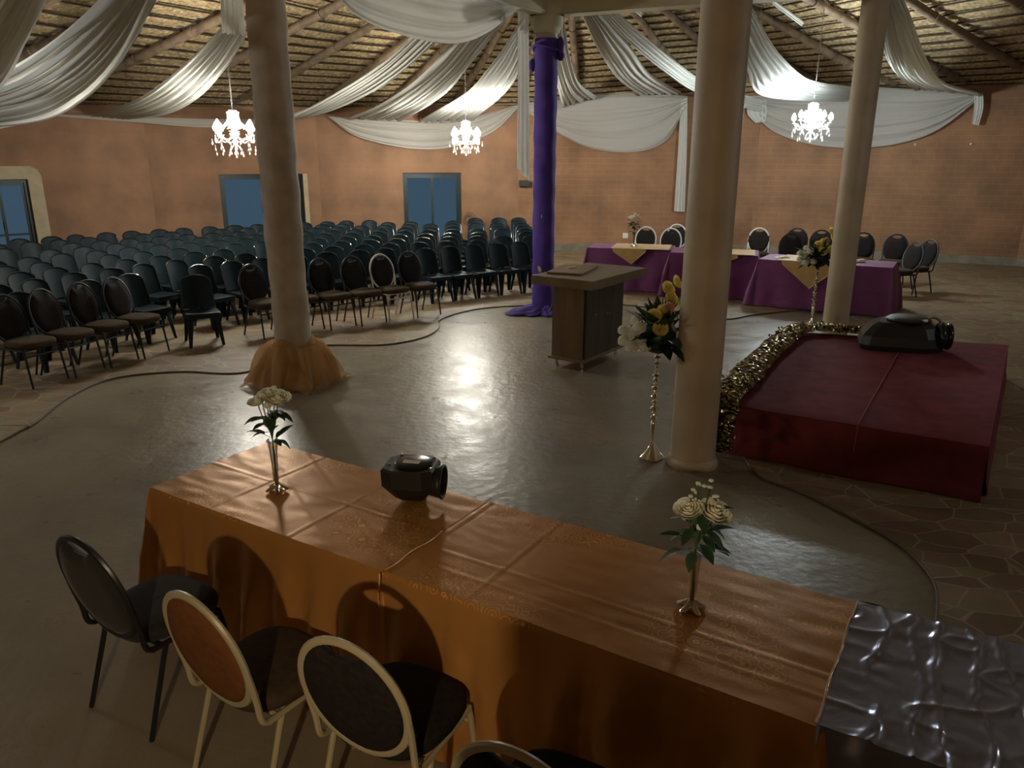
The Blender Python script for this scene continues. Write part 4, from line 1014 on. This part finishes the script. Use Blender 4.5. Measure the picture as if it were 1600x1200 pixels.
# ---------------------------------------------------------------- stackable plastic chairs
def plastic_chair():
    t = thing('plastic_chair', 'x', 'chair'); m_ = M['plastic']
    mb = MB()
    def seat(u_, v_):
        x = (u_-.5)*2; y = (v_-.5)*2; w_ = .203-.012*max(0, -y)
        return (x*w_, y*.205+.01, .405+.012*x*x-.010*(1-x*x)*(1-y*y)-.012*max(0, y-.6)/.4)
    mb.grid(seat, 9, 9)
    ring = [(-.215, -.195), (.215, -.195), (.215, .215), (-.215, .215)]
    ring = [(-.192, -.19), (-.198, 0), (-.203, .12), (-.19, .205), (0, .215), (.19, .205), (.203, .12), (.198, 0), (.192, -.19)]
    vs = [(x, y, .412) for x, y in ring]+[(x*1.03, y*1.03, .355) for x, y in ring]
    mb.add(vs, [(i, i+1, 10+i, 9+i) for i in range(8)])
    mb.tube([(x*1.0, y, .413) for x, y in ring], .007, 5)
    mb.build('seat', m_, t, sharp=50)
    # back shell with rounded top, curved in plan, with rim
    out = []
    for k in range(25):
        s = -1+2*k/24
        out.append(s)
    def BP(x, z): return (x, -.195-(z-.40)*.26+.10*(x/.2)**2*.45-.02, z)
    def edge(s):        # outline param -1..1 up the left side, over the top, down the right
        if abs(s) > .45:
            q = (abs(s)-.45)/.55; return (math.copysign(.183+.010*q, s), .74-(.74-.42)*q)
        a = s/.45*PI/2; return (math.sin(a)*.183, .74+math.cos(a)*.085)
    E_ = [edge(s) for s in out]
    mb = MB(); vs = []; n_ = 8
    for j in range(n_):
        v_ = j/(n_-1)
        for (x, z) in E_:
            vs.append(BP(x*(1-v_), z*(1-v_)+v_*.56 if z > .56 else z))
    W_ = len(E_)
    mb.add(vs, [(j*W_+i, j*W_+i+1, (j+1)*W_+i+1, (j+1)*W_+i) for j in range(n_-1) for i in range(W_-1)])
    mb.build('backrest', m_, t, sharp=60)
    mb = MB(); mb.tube([BP(x, z) for x, z in E_], .0105, 6); mb.build('back_rim', M['plastic_rim'], t)
    for sx in (-1, 1):
        for (y0, y1, tp) in [(.17, .235, .075), (-.15, -.235, .07)]:
            mb = MB(); x0 = sx*.19; x1 = sx*.212; sy = 1 if y0 > 0 else -1
            a0 = [(x0, y0, .385), (x0-sx*tp, y0+sy*.02, .385), (x0, y0-sy*tp, .385)]
            b0 = [(x1, y1, 0), (x1-sx*.034, y1+sy*.004, 0), (x1, y1-sy*.034, 0)]
            th_ = .012
            vs = [a0[1], a0[0], a0[2], b0[1], b0[0], b0[2]]
            vs += [(a0[1][0], a0[1][1]-sy*th_, .385), (a0[0][0]-sx*th_, a0[0][1]-sy*th_, .385), (a0[2][0]-sx*th_, a0[2][1], .385),
                   (b0[1][0], b0[1][1]-sy*th_, 0), (b0[0][0]-sx*th_, b0[0][1]-sy*th_, 0), (b0[2][0]-sx*th_, b0[2][1], 0)]
            mb.add(vs, [(0, 1, 4, 3), (1, 2, 5, 4), (6, 9, 10, 7), (7, 10, 11, 8), (0, 3, 9, 6), (2, 8, 11, 5), (3, 4, 10, 9), (4, 5, 11, 10), (0, 6, 7, 1), (1, 7, 8, 2)])
            mb.build('leg', m_, t, smooth=False)
    return t
pc = plastic_chair(); pc_used = False
def put_plastic(mid, f, lab, grp):
    global pc_used
    rz_ = math.atan2(f.y, f.x)-PI/2; mid = Vector((mid.x, mid.y, PZ))
    if not pc_used:
        pc_used = True; pc.location = mid; pc.rotation_euler = (0, 0, rz_); pc['label'] = lab
        if grp: pc['group'] = grp
        return
    dup(pc, mid, rz_, lab, grp)
occupied = []
for o in list(COL.objects):
    if o.name.startswith('banquet_chair'): occupied.append(Vector(o.location))
a_, b_ = G(298, 545, PZ), G(350, 537, PZ); d = (b_-a_).normalized(); f = Vector((d.y, -d.x, 0)); f = (f+Vector((0, -.4, 0))).normalized(); mid = (a_+b_)/2-f*.22
pc['label'] = ''; put_plastic(mid, f, 'dark green plastic chair standing alone out front in the gap of the banquet chairs', None); occupied.append(mid.copy())
# first plastic row on the right, seen whole
fr = [(674, 475), (709, 470.5), (746, 466), (781, 462), (817, 458.5), (851, 455)]
ords = ['first plastic chair right of the banquet chairs, at the corner of the seating', 'second front plastic chair right of the banquet chairs, with a green object behind', 'third front plastic chair, midway between banquet chairs and purple column', 'front plastic chair next but one to the purple column', 'front plastic chair touching the left side of the purple column in view']
ords[1] = 'second front plastic chair to the right of the banquet chairs'
for i in range(5):
    a_, b_ = G(*fr[i], PZ), G(*fr[i+1], PZ); d = (b_-a_); d.z = 0; d.normalize(); f = Vector((d.y, -d.x, 0))
    mid = (a_+b_)/2-f*.22; put_plastic(mid, f, ords[i], 'plastic chairs at the right front of the seating'); occupied.append(mid.copy())
# curved rows behind
cx, cy = 1.5*K, 7.2*K
rc = random.Random(11); cnt = 0
rows_r = [6.95+.70*k for k in range(0, 9)]
spots = []
def inside(P, m_=.45):
    for i in range(len(WP)):
        p, q = WP[i], WP[(i+1) % len(WP)]; ex, ey = q.x-p.x, q.y-p.y
        L = math.hypot(ex, ey); side_ = ((P.x-p.x)*ey-(P.y-p.y)*ex)/L
        if side_ < m_: return False
    return True
for ri, r in enumerate(rows_r):
    step = .50/r; a = math.radians(93)
    while a < math.radians(192):
        a += step
        P = Vector((cx+r*math.cos(a)*1.0+rc.uniform(-.03, .03), cy+r*math.sin(a)+rc.uniform(-.03, .03), PZ))
        f = (Vector((cx+1, cy, 0))-P); f.z = 0; f.normalize(); f = Matrix.Rotation(rc.uniform(-.10, .10), 3, 'Z') @ f
        if not inside(P): continue
        if P.y < 1 or abs(P.x)/max(.1, P.y) > .735: continue
        # limits taken from the floor plan of the seating: right end by the purple column
        if P.x > .62 or (P.x > .05 and P.y < 13.2): continue
        if min(((P-q).length for q in occupied), default=9) < .47: continue
        # keep behind the front line of chairs
        fl = [(-6.2, 7.3), (-5.1, 7.6), (-4.8, 9.2), (-3.9, 9.9), (-3.2, 10.6), (-2.2, 11.3), (-1.6, 11.8), (-1.35, 12.6), (.3, 13.6)]
        if P.x > -6.2:
            for (x1, y1), (x2, y2) in zip(fl, fl[1:]):
                if x1 <= P.x <= x2: yl = y1+(y2-y1)*(P.x-x1)/(x2-x1)
            if P.x <= .3 and P.y < yl+.15: continue
        elif P.y < 7.3+.3: continue
        spots.append((P, f, ri))
        occupied.append(P.copy())
ROWN = ['first', 'second', 'third', 'fourth', 'fifth', 'sixth', 'seventh', 'eighth', 'ninth']
def pxof(P):
    q = Vector((P.x, P.y, P.z-CAMH)); b_ = q.y*math.cos(PITCH)-q.z*math.sin(PITCH); return 800+FPX*q.x/b_
bins = {}
for P, f, ri in spots:
    x = pxof(P); rn = ROWN[ri]
    if x < 120: sec = 'below the cream door surround' if P.y > 11 else 'at the left edge behind dark banquet chairs'
    elif x < 230: sec = 'in line with the fourth dark banquet chair'
    elif x < 335: sec = 'under the bare wall left of middle door'
    elif x < 480: sec = 'near the wrapped column'
    elif x < 560: sec = 'just right of the wrapped column'
    elif x < 625: sec = 'in line with the white framed banquet chair'
    elif x < 725: sec = 'in line with the right door'
    else: sec = 'between the right door and purple column'
    bins.setdefault((rn, sec), []).append((x, P, f))
for (rn, sec), L_ in bins.items():
    L_.sort(key=lambda q: q[0]); n_ = len(L_)
    words = {1: [''], 2: ['left of two', 'right of two'], 3: ['left of three', 'middle of three', 'right of three']}.get(n_) or (['leftmost'] + ['%s from left' % ROWN[j] for j in range(1, n_-1)] + ['rightmost'])
    for (x, P, f), wd in zip(L_, words):
        put_plastic(P, f, 'dark plastic chair, %s row, %s%s' % (rn, sec, ', '+wd if wd else ''), 'plastic chairs of the %s curved row' % rn)
print('PLASTIC', len(spots)+6)

# ---------------------------------------------------------------- flowers
def leafmb(mb, base, dr, L, W_, up=Vector((0, 0, 1)), curl=.25, mi=0):
    dr = dr.normalized(); sd = dr.cross(up); sd = sd.normalized() if sd.length > .1 else dr.orthogonal().normalized(); nn = sd.cross(dr)
    vs = []
    for j in range(7):
        t = j/6; w_ = W_*math.sin(PI*min(1, t*.93+.05))**.8*(1-t*.35); c = base+dr*L*t-nn*curl*L*t*t*.6
        vs += [c-sd*w_+nn*w_*.35, c, c+sd*w_+nn*w_*.35]
    fs = []
    for j in range(6):
        for k in (0, 1): fs.append((j*3+k, j*3+k+1, j*3+k+4, j*3+k+3))
    mb.add(vs, fs, mi)
def rose(mb, c, r, ax, rnd, layers=5):
    ax = ax.normalized(); e1 = ax.orthogonal().normalized(); e2 = ax.cross(e1)
    for l in range(layers):
        k = l/(layers-1); R = r*(.25+.75*k); n_ = 3+l
        for i in range(n_):
            a0 = 2*PI*i/n_+l*1.1+rnd.uniform(-.2, .2); vs = []
            for j in range(5):
                v_ = j/4; h = -.45*r+v_*r*(1.15-.35*k)
                rr = R*(math.sin(min(1, v_*1.2+.15)*PI/2)**.8)*(1+.25*k*v_*v_)
                for q in range(5):
                    a = a0+(q-2)/4*2*PI/n_*1.35; edge = 1-abs(q-2)/2
                    hh = h-(0 if v_ < .9 else (1-edge)*.18*r) ; p = c+(e1*math.cos(a)+e2*math.sin(a))*(rr*(1+.04*(q % 2)))+ax*hh
                    vs.append(p)
            mb.add(vs, [(j*5+q, j*5+q+1, j*5+q+6, j*5+q+5) for j in range(4) for q in range(4)])
def mum(mb, c, r, rnd, n_=46):
    mb.ball(c, r*.72, 8, 6)
    for k in range(n_):
        z = 1-1.7*(k+.5)/n_; a = k*2.4; s = math.sqrt(max(0, 1-z*z)); d = Vector((s*math.cos(a), s*math.sin(a), z)); b_ = c+d*r*.3
        sd = d.orthogonal().normalized()*r*.2; t_ = c+d*r*rnd.uniform(.85, 1.0); m_ = c+d*r*.78
        mb.add([b_-sd*.5, b_+sd*.5, m_+sd, t_, m_-sd], [(0, 1, 2, 3), (0, 3, 4)])
def posy(P, hv, ht, lab, vlab, seed, buds, pink=False, scale=1.0):
    """trumpet bud vase with star foot (one thing) and its bunch of flowers (another)"""
    rnd = random.Random(seed)
    v = thing('bud_vase', vlab, 'vase', P)
    mb = MB(); s_ = scale
    def fn(r, z, a): return (r*(1+.10*math.cos(5*a)), z)
    mb.lathe([(.020*s_, .012), (.012*s_, .03), (.0135*s_, .06), (.015*s_, hv*.5), (.018*s_, hv*.75), (.023*s_, hv*.93), (.029*s_, hv), (.027*s_, hv), (.021*s_, hv*.93), (.016*s_, hv*.75), (.012*s_, hv*.5), (.010*s_, .04)], n=20, fn=fn, cap=False)
    mb.build('tube', M['glass'], v)
    mb = MB()
    def ff(r, z, a): return (r*(1+.42*math.cos(5*a)*(r > .015)), z)
    mb.lathe([(.038*s_, .0), (.042*s_, .006), (.034*s_, .014), (.020*s_, .026), (.014*s_, .036)], n=40, fn=ff); mb.build('star_foot', M['silver'], v)
    b = thing('flower_bunch', lab, 'flowers', P)
    st = MB(); lf = MB()
    base = Vector((0, 0, .03)); neck = Vector((0, 0, hv))
    for (dx, dy, dz, r, kind) in buds:
        top = Vector((dx, dy, dz)); st.tube(crom([base+Vector((rnd.uniform(-.006, .006), rnd.uniform(-.006, .006), 0)), neck, (neck+top)/2+Vector((dx*.1, dy*.1, 0)), top-Vector((0, 0, r*.3))], 10), .0028, 5)
        ax = (top-neck+Vector((0, -.05, .02))).normalized()
        fm = MB()
        if kind == 'r': rose(fm, top, r, ax, rnd); fm.build('rose_head', M['petal'], b, sharp=0)
        elif kind == 'm': mum(fm, top, r, rnd, 30); fm.build('small_bloom', M['petalw'], b, sharp=0)
        else: fm.ball(top, r, 8, 5, sc=(1, 1, .55)); fm.build('button_bloom', M['petalw'], b, sharp=0)
    st.build('stems', M['stem'], b)
    for k in range(24):
        a = rnd.uniform(0, 2*PI); z = hv+rnd.uniform(-.01, (ht-hv)*.62); d = Vector((math.cos(a), math.sin(a), rnd.uniform(-.45, .6)))
        st0 = Vector((math.cos(a)*.012, math.sin(a)*.012, z)); q = st0+d.normalized()*rnd.uniform(.015, .04)
        lf.tube([st0, q], .0015, 4); leafmb(lf, q, d, rnd.uniform(.06, .095)*scale, .024*scale, curl=rnd.uniform(.1, .7))
    lf.build('leaves', M['leaf'], b, sharp=0)
posy(G(433, 765, .757), .265, .53, 'cream roses with green leaves in the left glass vase on the copper cloth', 'slim clear glass vase with star foot on the left copper cloth', 3,
     [(.045, -.01, .475, .052, 'r'), (-.055, .0, .46, .038, 'r'), (-.005, .02, .50, .032, 'r'), (-.03, -.02, .50, .022, 'm'), (.0, -.03, .45, .022, 'm'), (.02, .03, .515, .018, 'm')])
posy(G(1080, 950, .76), .24, .50, 'two large cream roses and tiny white blooms in the right glass vase', 'slim clear glass vase with star foot on the shadowed copper cloth', 4,
     [(-.040, -.01, .40, .042, 'r'), (.050, -.02, .395, .048, 'r'), (.0, -.03, .345, .016, 'm')] +
     [(x, y, z, .010, 'b') for x, y, z in [(-.005, .02, .49), (.04, .02, .50), (.02, .03, .475), (-.02, .02, .465), (.045, .04, .465), (-.03, .01, .445), (.06, .03, .435), (.0, .03, .48), (.03, .0, .485), (.065, .02, .44), (-.01, .03, .45)]])
posy(G(990, 384.5, .775), .26, .52, 'small bunch with a white rose on the left head table', 'small glass vase on the gold overlay of the left head table', 5,
     [(-.06, -.02, .50, .055, 'r'), (.0, 0, .56, .03, 'm'), (.05, .0, .53, .03, 'm'), (.09, 0, .50, .022, 'm')], scale=1.3)

def flower_stand(P, side, lab, flab, seed):
    t = thing('flower_stand', lab, 'flower stand', P)
    mb = MB()
    def ff(r, z, a): return (r*(1+.10*math.cos(4*a)), z)
    mb.lathe([(.085, 0), (.092, .006), (.085, .016), (.055, .05), (.03, .10), (.016, .135), (.012, .15)], n=32, fn=ff); mb.build('foot', M['silver'], t)
    mb = MB(); prof = [(.010, .14), (.010, .19), (.020, .24), (.027, .29), (.022, .315), (.010, .325)]
    z = .325
    for (r, h) in [(.026, .045), (.018, .022), (.034, .040), (.012, .012), (.024, .03), (.027, .05), (.016, .02), (.026, .035), (.018, .02), (.024, .04), (.026, .03), (.012, .03), (.014, .025), (.020, .03), (.012, .012), (.022, .03)]:
        for k in range(5): prof.append((max(.007, 1.2*r*math.sin(PI*(k+.4)/4.8)), z+h*k/4))
        z += h+.004
    prof += [(.010, z+.01), (.03, z+.02)]
    mb.lathe(prof, n=18); mb.build('beaded_stem', M['silver'], t)
    mb = MB(); mb.lathe([(.03, z+.015), (.075, z+.03), (.105, z+.07), (.10, z+.075), (.06, z+.04)], n=24); mb.build('bowl', M['blackgloss'], t)
    zt = z+.07; rnd = random.Random(seed)
    b = thing('flower_arrangement', flab, 'flowers', P)
    lf = MB(); ld = MB(); y_ = MB(); w_ = MB(); pk = MB(); st = MB()
    o = Vector((0, 0, zt))
    ld.ball(o+Vector((0, 0, .08)), .135, 14, 10, sc=(1, 1, .9))
    for k in range(70):
        a = rnd.uniform(0, 2*PI); el = rnd.uniform(-.25, 1.3); d = Vector((math.cos(a)*math.cos(el), math.sin(a)*math.cos(el), math.sin(el)))
        if min(((P+o+d*q_)-PR).xy.length for q_ in (.12, .2, .28, .34)) < .20: continue
        leafmb(ld if k % 2 else lf, o+d*.08+Vector((0, 0, .05)), d, rnd.uniform(.15, .28), rnd.uniform(.035, .065), curl=rnd.uniform(-.1, .6))
    # fan leaf on top towards the column side
    for k in range(13):
        a = math.radians(60+k*7)*1.0; d = Vector((math.cos(a)*side, -.2, math.sin(a)))
        leafmb(lf, o+Vector((.04*side, .08, .16)), d, .22, .010, up=Vector((0, 1, 0)), curl=.05)
    for (x, y, z_, r) in [(-.22, -.05, .12, .062), (-.17, -.10, .17, .058), (-.15, -.08, .06, .058), (-.22, -.10, .02, .062), (-.13, -.14, .03, .055), (-.27, -.04, .05, .058), (-.17, .04, .19, .055), (-.28, -.03, .13, .05)]:
        w_ = MB(); mum(w_, o+Vector((x, y, z_)), r, rnd); w_.build('white_chrysanthemum', M['petalw'], b, sharp=0)
    for (x, y, z_) in [(-.02, -.15, .17), (.08, -.15, .19), (-.06, -.08, .25), (.12, -.1, .36), (.10, -.06, .43), (.15, -.02, .33), (.13, -.14, .08), (.02, -.05, .28), (.18, .0, .47)]:
        y_ = MB(); c = o+Vector((x, y, z_))
        if (P+c-PR).xy.length < .24: c.y += .17; c.x -= .03
        st.tube([o, o.lerp(c, .6)+Vector((0, 0, .02)), c], .004, 5); ax = Vector((x, y-.1, .12)).normalized(); e1 = ax.orthogonal().normalized(); e2 = ax.cross(e1)
        rose(y_, c, .048, ax, rnd, 3)
        y_.build('yellow_bloom', M['petaly'], b, sharp=0)
    for (x, y, z_, r) in [(.10, -.12, .14, .035), (.06, -.04, .31, .035), (.14, -.06, .22, .03)]: pk = MB(); y += .16 if x > .08 and side > 0 and P.y < 7 else 0; rose(pk, o+Vector((x, y, z_)), r, Vector((x, y-.1, .1)), rnd, 4); pk.build('pale_bloom', M['petalp'], b, sharp=0)
    ld.build('dark_leaves', M['leafd'], b, sharp=0); lf.build('green_leaves', M['leaf'], b, sharp=0); st.build('stems', M['stem'], b)
P1 = G(1018, 718); flower_stand(G(1018, 715), 1, 'tall silver beaded stand just left of the nearest column', 'yellow lilies, white chrysanthemums and dark leaves on the near stand', 6)
P2 = G(1267, 514)*1.0; P2.z = 0; flower_stand(P2, 1, 'tall silver beaded stand behind the red stage, left of the rear column', 'yellow and white flowers with dark leaves on the far stand', 9)

# ---------------------------------------------------------------- black blowers
def blower(P, S, rz, lab, lab2):
    t = thing('air_blower', lab, 'blower', P, rz); mb = MB()
    # faceted body: octagonal plan, narrow foot, wide shoulder
    plan = [(-.5, -.28), (-.30, -.40), (.22, -.40), (.38, -.30), (.40, .25), (.25, .42), (-.30, .42), (-.5, .26)]
    lev = [(.46, .0), (.60, .04), (.98, .28), (1.0, .56), (.93, .60)]
    vs = [(x*s*S, y*s*S, z*S) for s, z in lev for x, y in plan]; n_ = 8
    fs = [(i*n_+k, i*n_+(k+1) % n_, (i+1)*n_+(k+1) % n_, (i+1)*n_+k) for i in range(len(lev)-1) for k in range(n_)]
    fs += [tuple(range(n_))[::-1], tuple((len(lev)-1)*n_+k for k in range(n_))]; mb.add(vs, fs); mb.build('housing', M['black'], t, smooth=False)
    mb = MB()
    mb.lathe([(.31*S, .60*S), (.32*S, .63*S), (.27*S, .65*S), (.0, .655*S)], n=36); mb.build('cover', M['blackgloss'], t)
    # outlet ring on the right
    mb = MB(); cx_ = .50*S
    def rg(u_, v_):
        a = 2*PI*u_; r_ = (.22+.05*v_)*S; return (cx_-.22*S+.22*S*v_, -.05*S+math.cos(a)*r_*1.1, .32*S+math.sin(a)*r_)
    mb.grid(rg, 28, 5, cu=True)
    mb.tube([(cx_, -.05*S+math.cos(k*PI/14)*.297*S, .32*S+math.sin(k*PI/14)*.27*S) for k in range(28)], .012*S, 6, closed=True); mb.build('outlet', M['black'], t, solid=.006)
    mb = MB()
    for k in range(7):
        z = .30*S-(.15-.05*k)*S; hw = math.sqrt(max(.001, (.19*S)**2-(z-.30*S)**2)); mb.tube([(cx_-.10*S, -.05*S-hw, z), (cx_-.10*S, -.05*S+hw, z)], .004*S/.35*.8, 4)
    mb.build('grille', M['steel'], t)
    mb = MB(); mb.box((-.02*S, -.06*S, .657*S), (.28*S, .11*S, .004), -.05); l_ = mb.build('label', M['white'], t, smooth=False)
    mb = MB()
    for (x, y) in [(-.40, -.1), (.28, .28), (.33, -.2), (-.3, .33)]: mb.lathe([(.028*S, .60*S), (.028*S, .62*S), (.01*S, .625*S)], (x*S, y*S, 0), 10)
    mb.build('screw_caps', M['steel'], t)
    mb = MB()
    for (x, y) in [(-.17, -.13), (.14, -.13), (.14, .14), (-.17, .14)]: mb.lathe([(.035*S, -.012*S), (.035*S, .01*S)], (x*S, y*S, 0), 10)
    mb.build('rubber_foot', M['black'], t)
    return t
blower(G(645, 788, .764)+Vector((.0, .09, .0)), .285, rzt+.42, 'black air blower with a white label on top, on the copper tablecloth', '')
# larger dark machine on the stage
P = G(1424, 548, SH); t = thing('floor_machine', 'bulky black machine with a pale label and clear side handle, lying on the red stage', 'machine', (P.x, P.y+.15, SH+.006), -.28)
mb = MB(); plan = [(-.46, -.20), (-.38, -.26), (.16, -.27), (.30, -.18), (.34, .10), (.26, .26), (-.30, .28), (-.44, .12)]
lev = [(1.0, .0), (1.03, .05), (.98, .14), (.80, .24), (.66, .28)]
vs = [(x*s, y*s, z) for s, z in lev for x, y in plan]; n_ = 8
mb.add(vs, [(i*n_+k, i*n_+(k+1) % n_, (i+1)*n_+(k+1) % n_, (i+1)*n_+k) for i in range(4) for k in range(n_)]+[tuple(range(n_))[::-1], tuple(4*n_+k for k in range(n_))]); mb.build('housing', M['black'], t, smooth=False)
mb = MB(); mb.lathe([(.20, .27), (.22, .30), (.18, .325), (.0, .33)], n=30); mb.build('cover', M['black'], t)
mb = MB(); mb.box((.08, -.12, .315), (.15, .07, .02), -.3, .004); mb.build('label', M['white'], t)
mb = MB()
mb.tube([(.30+.0*k, -.08+math.cos(k*PI/12)*.13, .15+math.sin(k*PI/12)*.12) for k in range(24)], .035, 10, closed=True)
mb.tube([(.38, -.06+math.cos(k*PI/12)*.11, .15+math.sin(k*PI/12)*.11) for k in range(24)], .03, 10, closed=True); mb.build('outlet', M['blackgloss'], t)
mb = MB(); mb.tube(crom([(.16, .02, .29), (.24, .0, .33), (.33, -.02, .27), (.36, -.03, .22)], 10), .012, 8); mb.build('handle', M['steel'], t)

# ---------------------------------------------------------------- small fittings on walls and rafters
def on_wall(px, py, build, name, lab, cat, m_):
    i, s, y, x = azi_hit(px); P = D(px, py, y); p, q = WP[i], WP[(i+1) % len(WP)]; rz_ = math.atan2(q.y-p.y, q.x-p.x)
    mb = MB(); build(mb); o = mb.build(name, m_); o.location = P; o.rotation_euler = (0, 0, rz_); tag(o, lab, cat); return o
on_wall(977, 368, lambda mb: (mb.box((0, -.012, 0), (.13, .022, .13), 0, .004), mb.box((0, -.026, 0), (.05, .008, .07), 0, .002)), 'wall_socket', 'white square socket plate low on the back wall, left of the small vase', 'socket', M['white'])
on_wall(820, 286, lambda mb: mb.box((0, -.08, 0), (.28, .16, .14), 0, .01), 'wall_box', 'small black box fixed to the wall under the hanging cloth panel', 'box', M['black'])
on_wall(731, 342, lambda mb: [mb.tube([(math.cos(k*.5)*(.05+.004*k)*(1+.2*math.sin(k)), -.03-.002*k, math.sin(k*.5)*(.05+.004*k)) for k in range(30)], .006, 5)], 'cable_coil', 'dark coil of cable hanging on the wall right of the right door', 'cable', M['black'])
on_wall(1430, 226, lambda mb: mb.ball((0, -.02, 0), .025, 8, 6), 'wall_hook', 'small pale hook on the right wall below the wide swag', 'hook', M['white'])
on_wall(1517, 225, lambda mb: mb.ball((0, -.02, 0), .025, 8, 6), 'wall_hook', 'small pale hook on the right wall below the hanging cloth end', 'hook', M['white'])
def tubelight(pa, pb, lab):
    d = pb-pa; mb = MB(); t = thing('fluorescent_light', lab, 'light fixture', pa)
    mb.tube([Vector((0, 0, 0)), d], .03, 8); mb.build('batten', M['white'], t); mb = MB(); mb.tube([d*.02-Vector((0, 0, .045)), d*.98-Vector((0, 0, .045))], .014, 8); mb.build('tube', M['white'], t)
def under_roof(px, py):
    d = ray(px, py); lo = None
    for k in range(300):
        y = 5+k*.05; P = Vector((d.x*y/d.y, y, CAMH+d.z*y/d.y))
        if P.z > roof_z(P.x, P.y)-.19: return P
    return P
tubelight(under_roof(1206, 0), under_roof(1254, 36), 'unlit white tube light fixed under the rafter above the right chandelier')
tubelight(under_roof(978, 2), under_roof(1003, 22), 'unlit tube light fixed under the rafter right of the purple column')
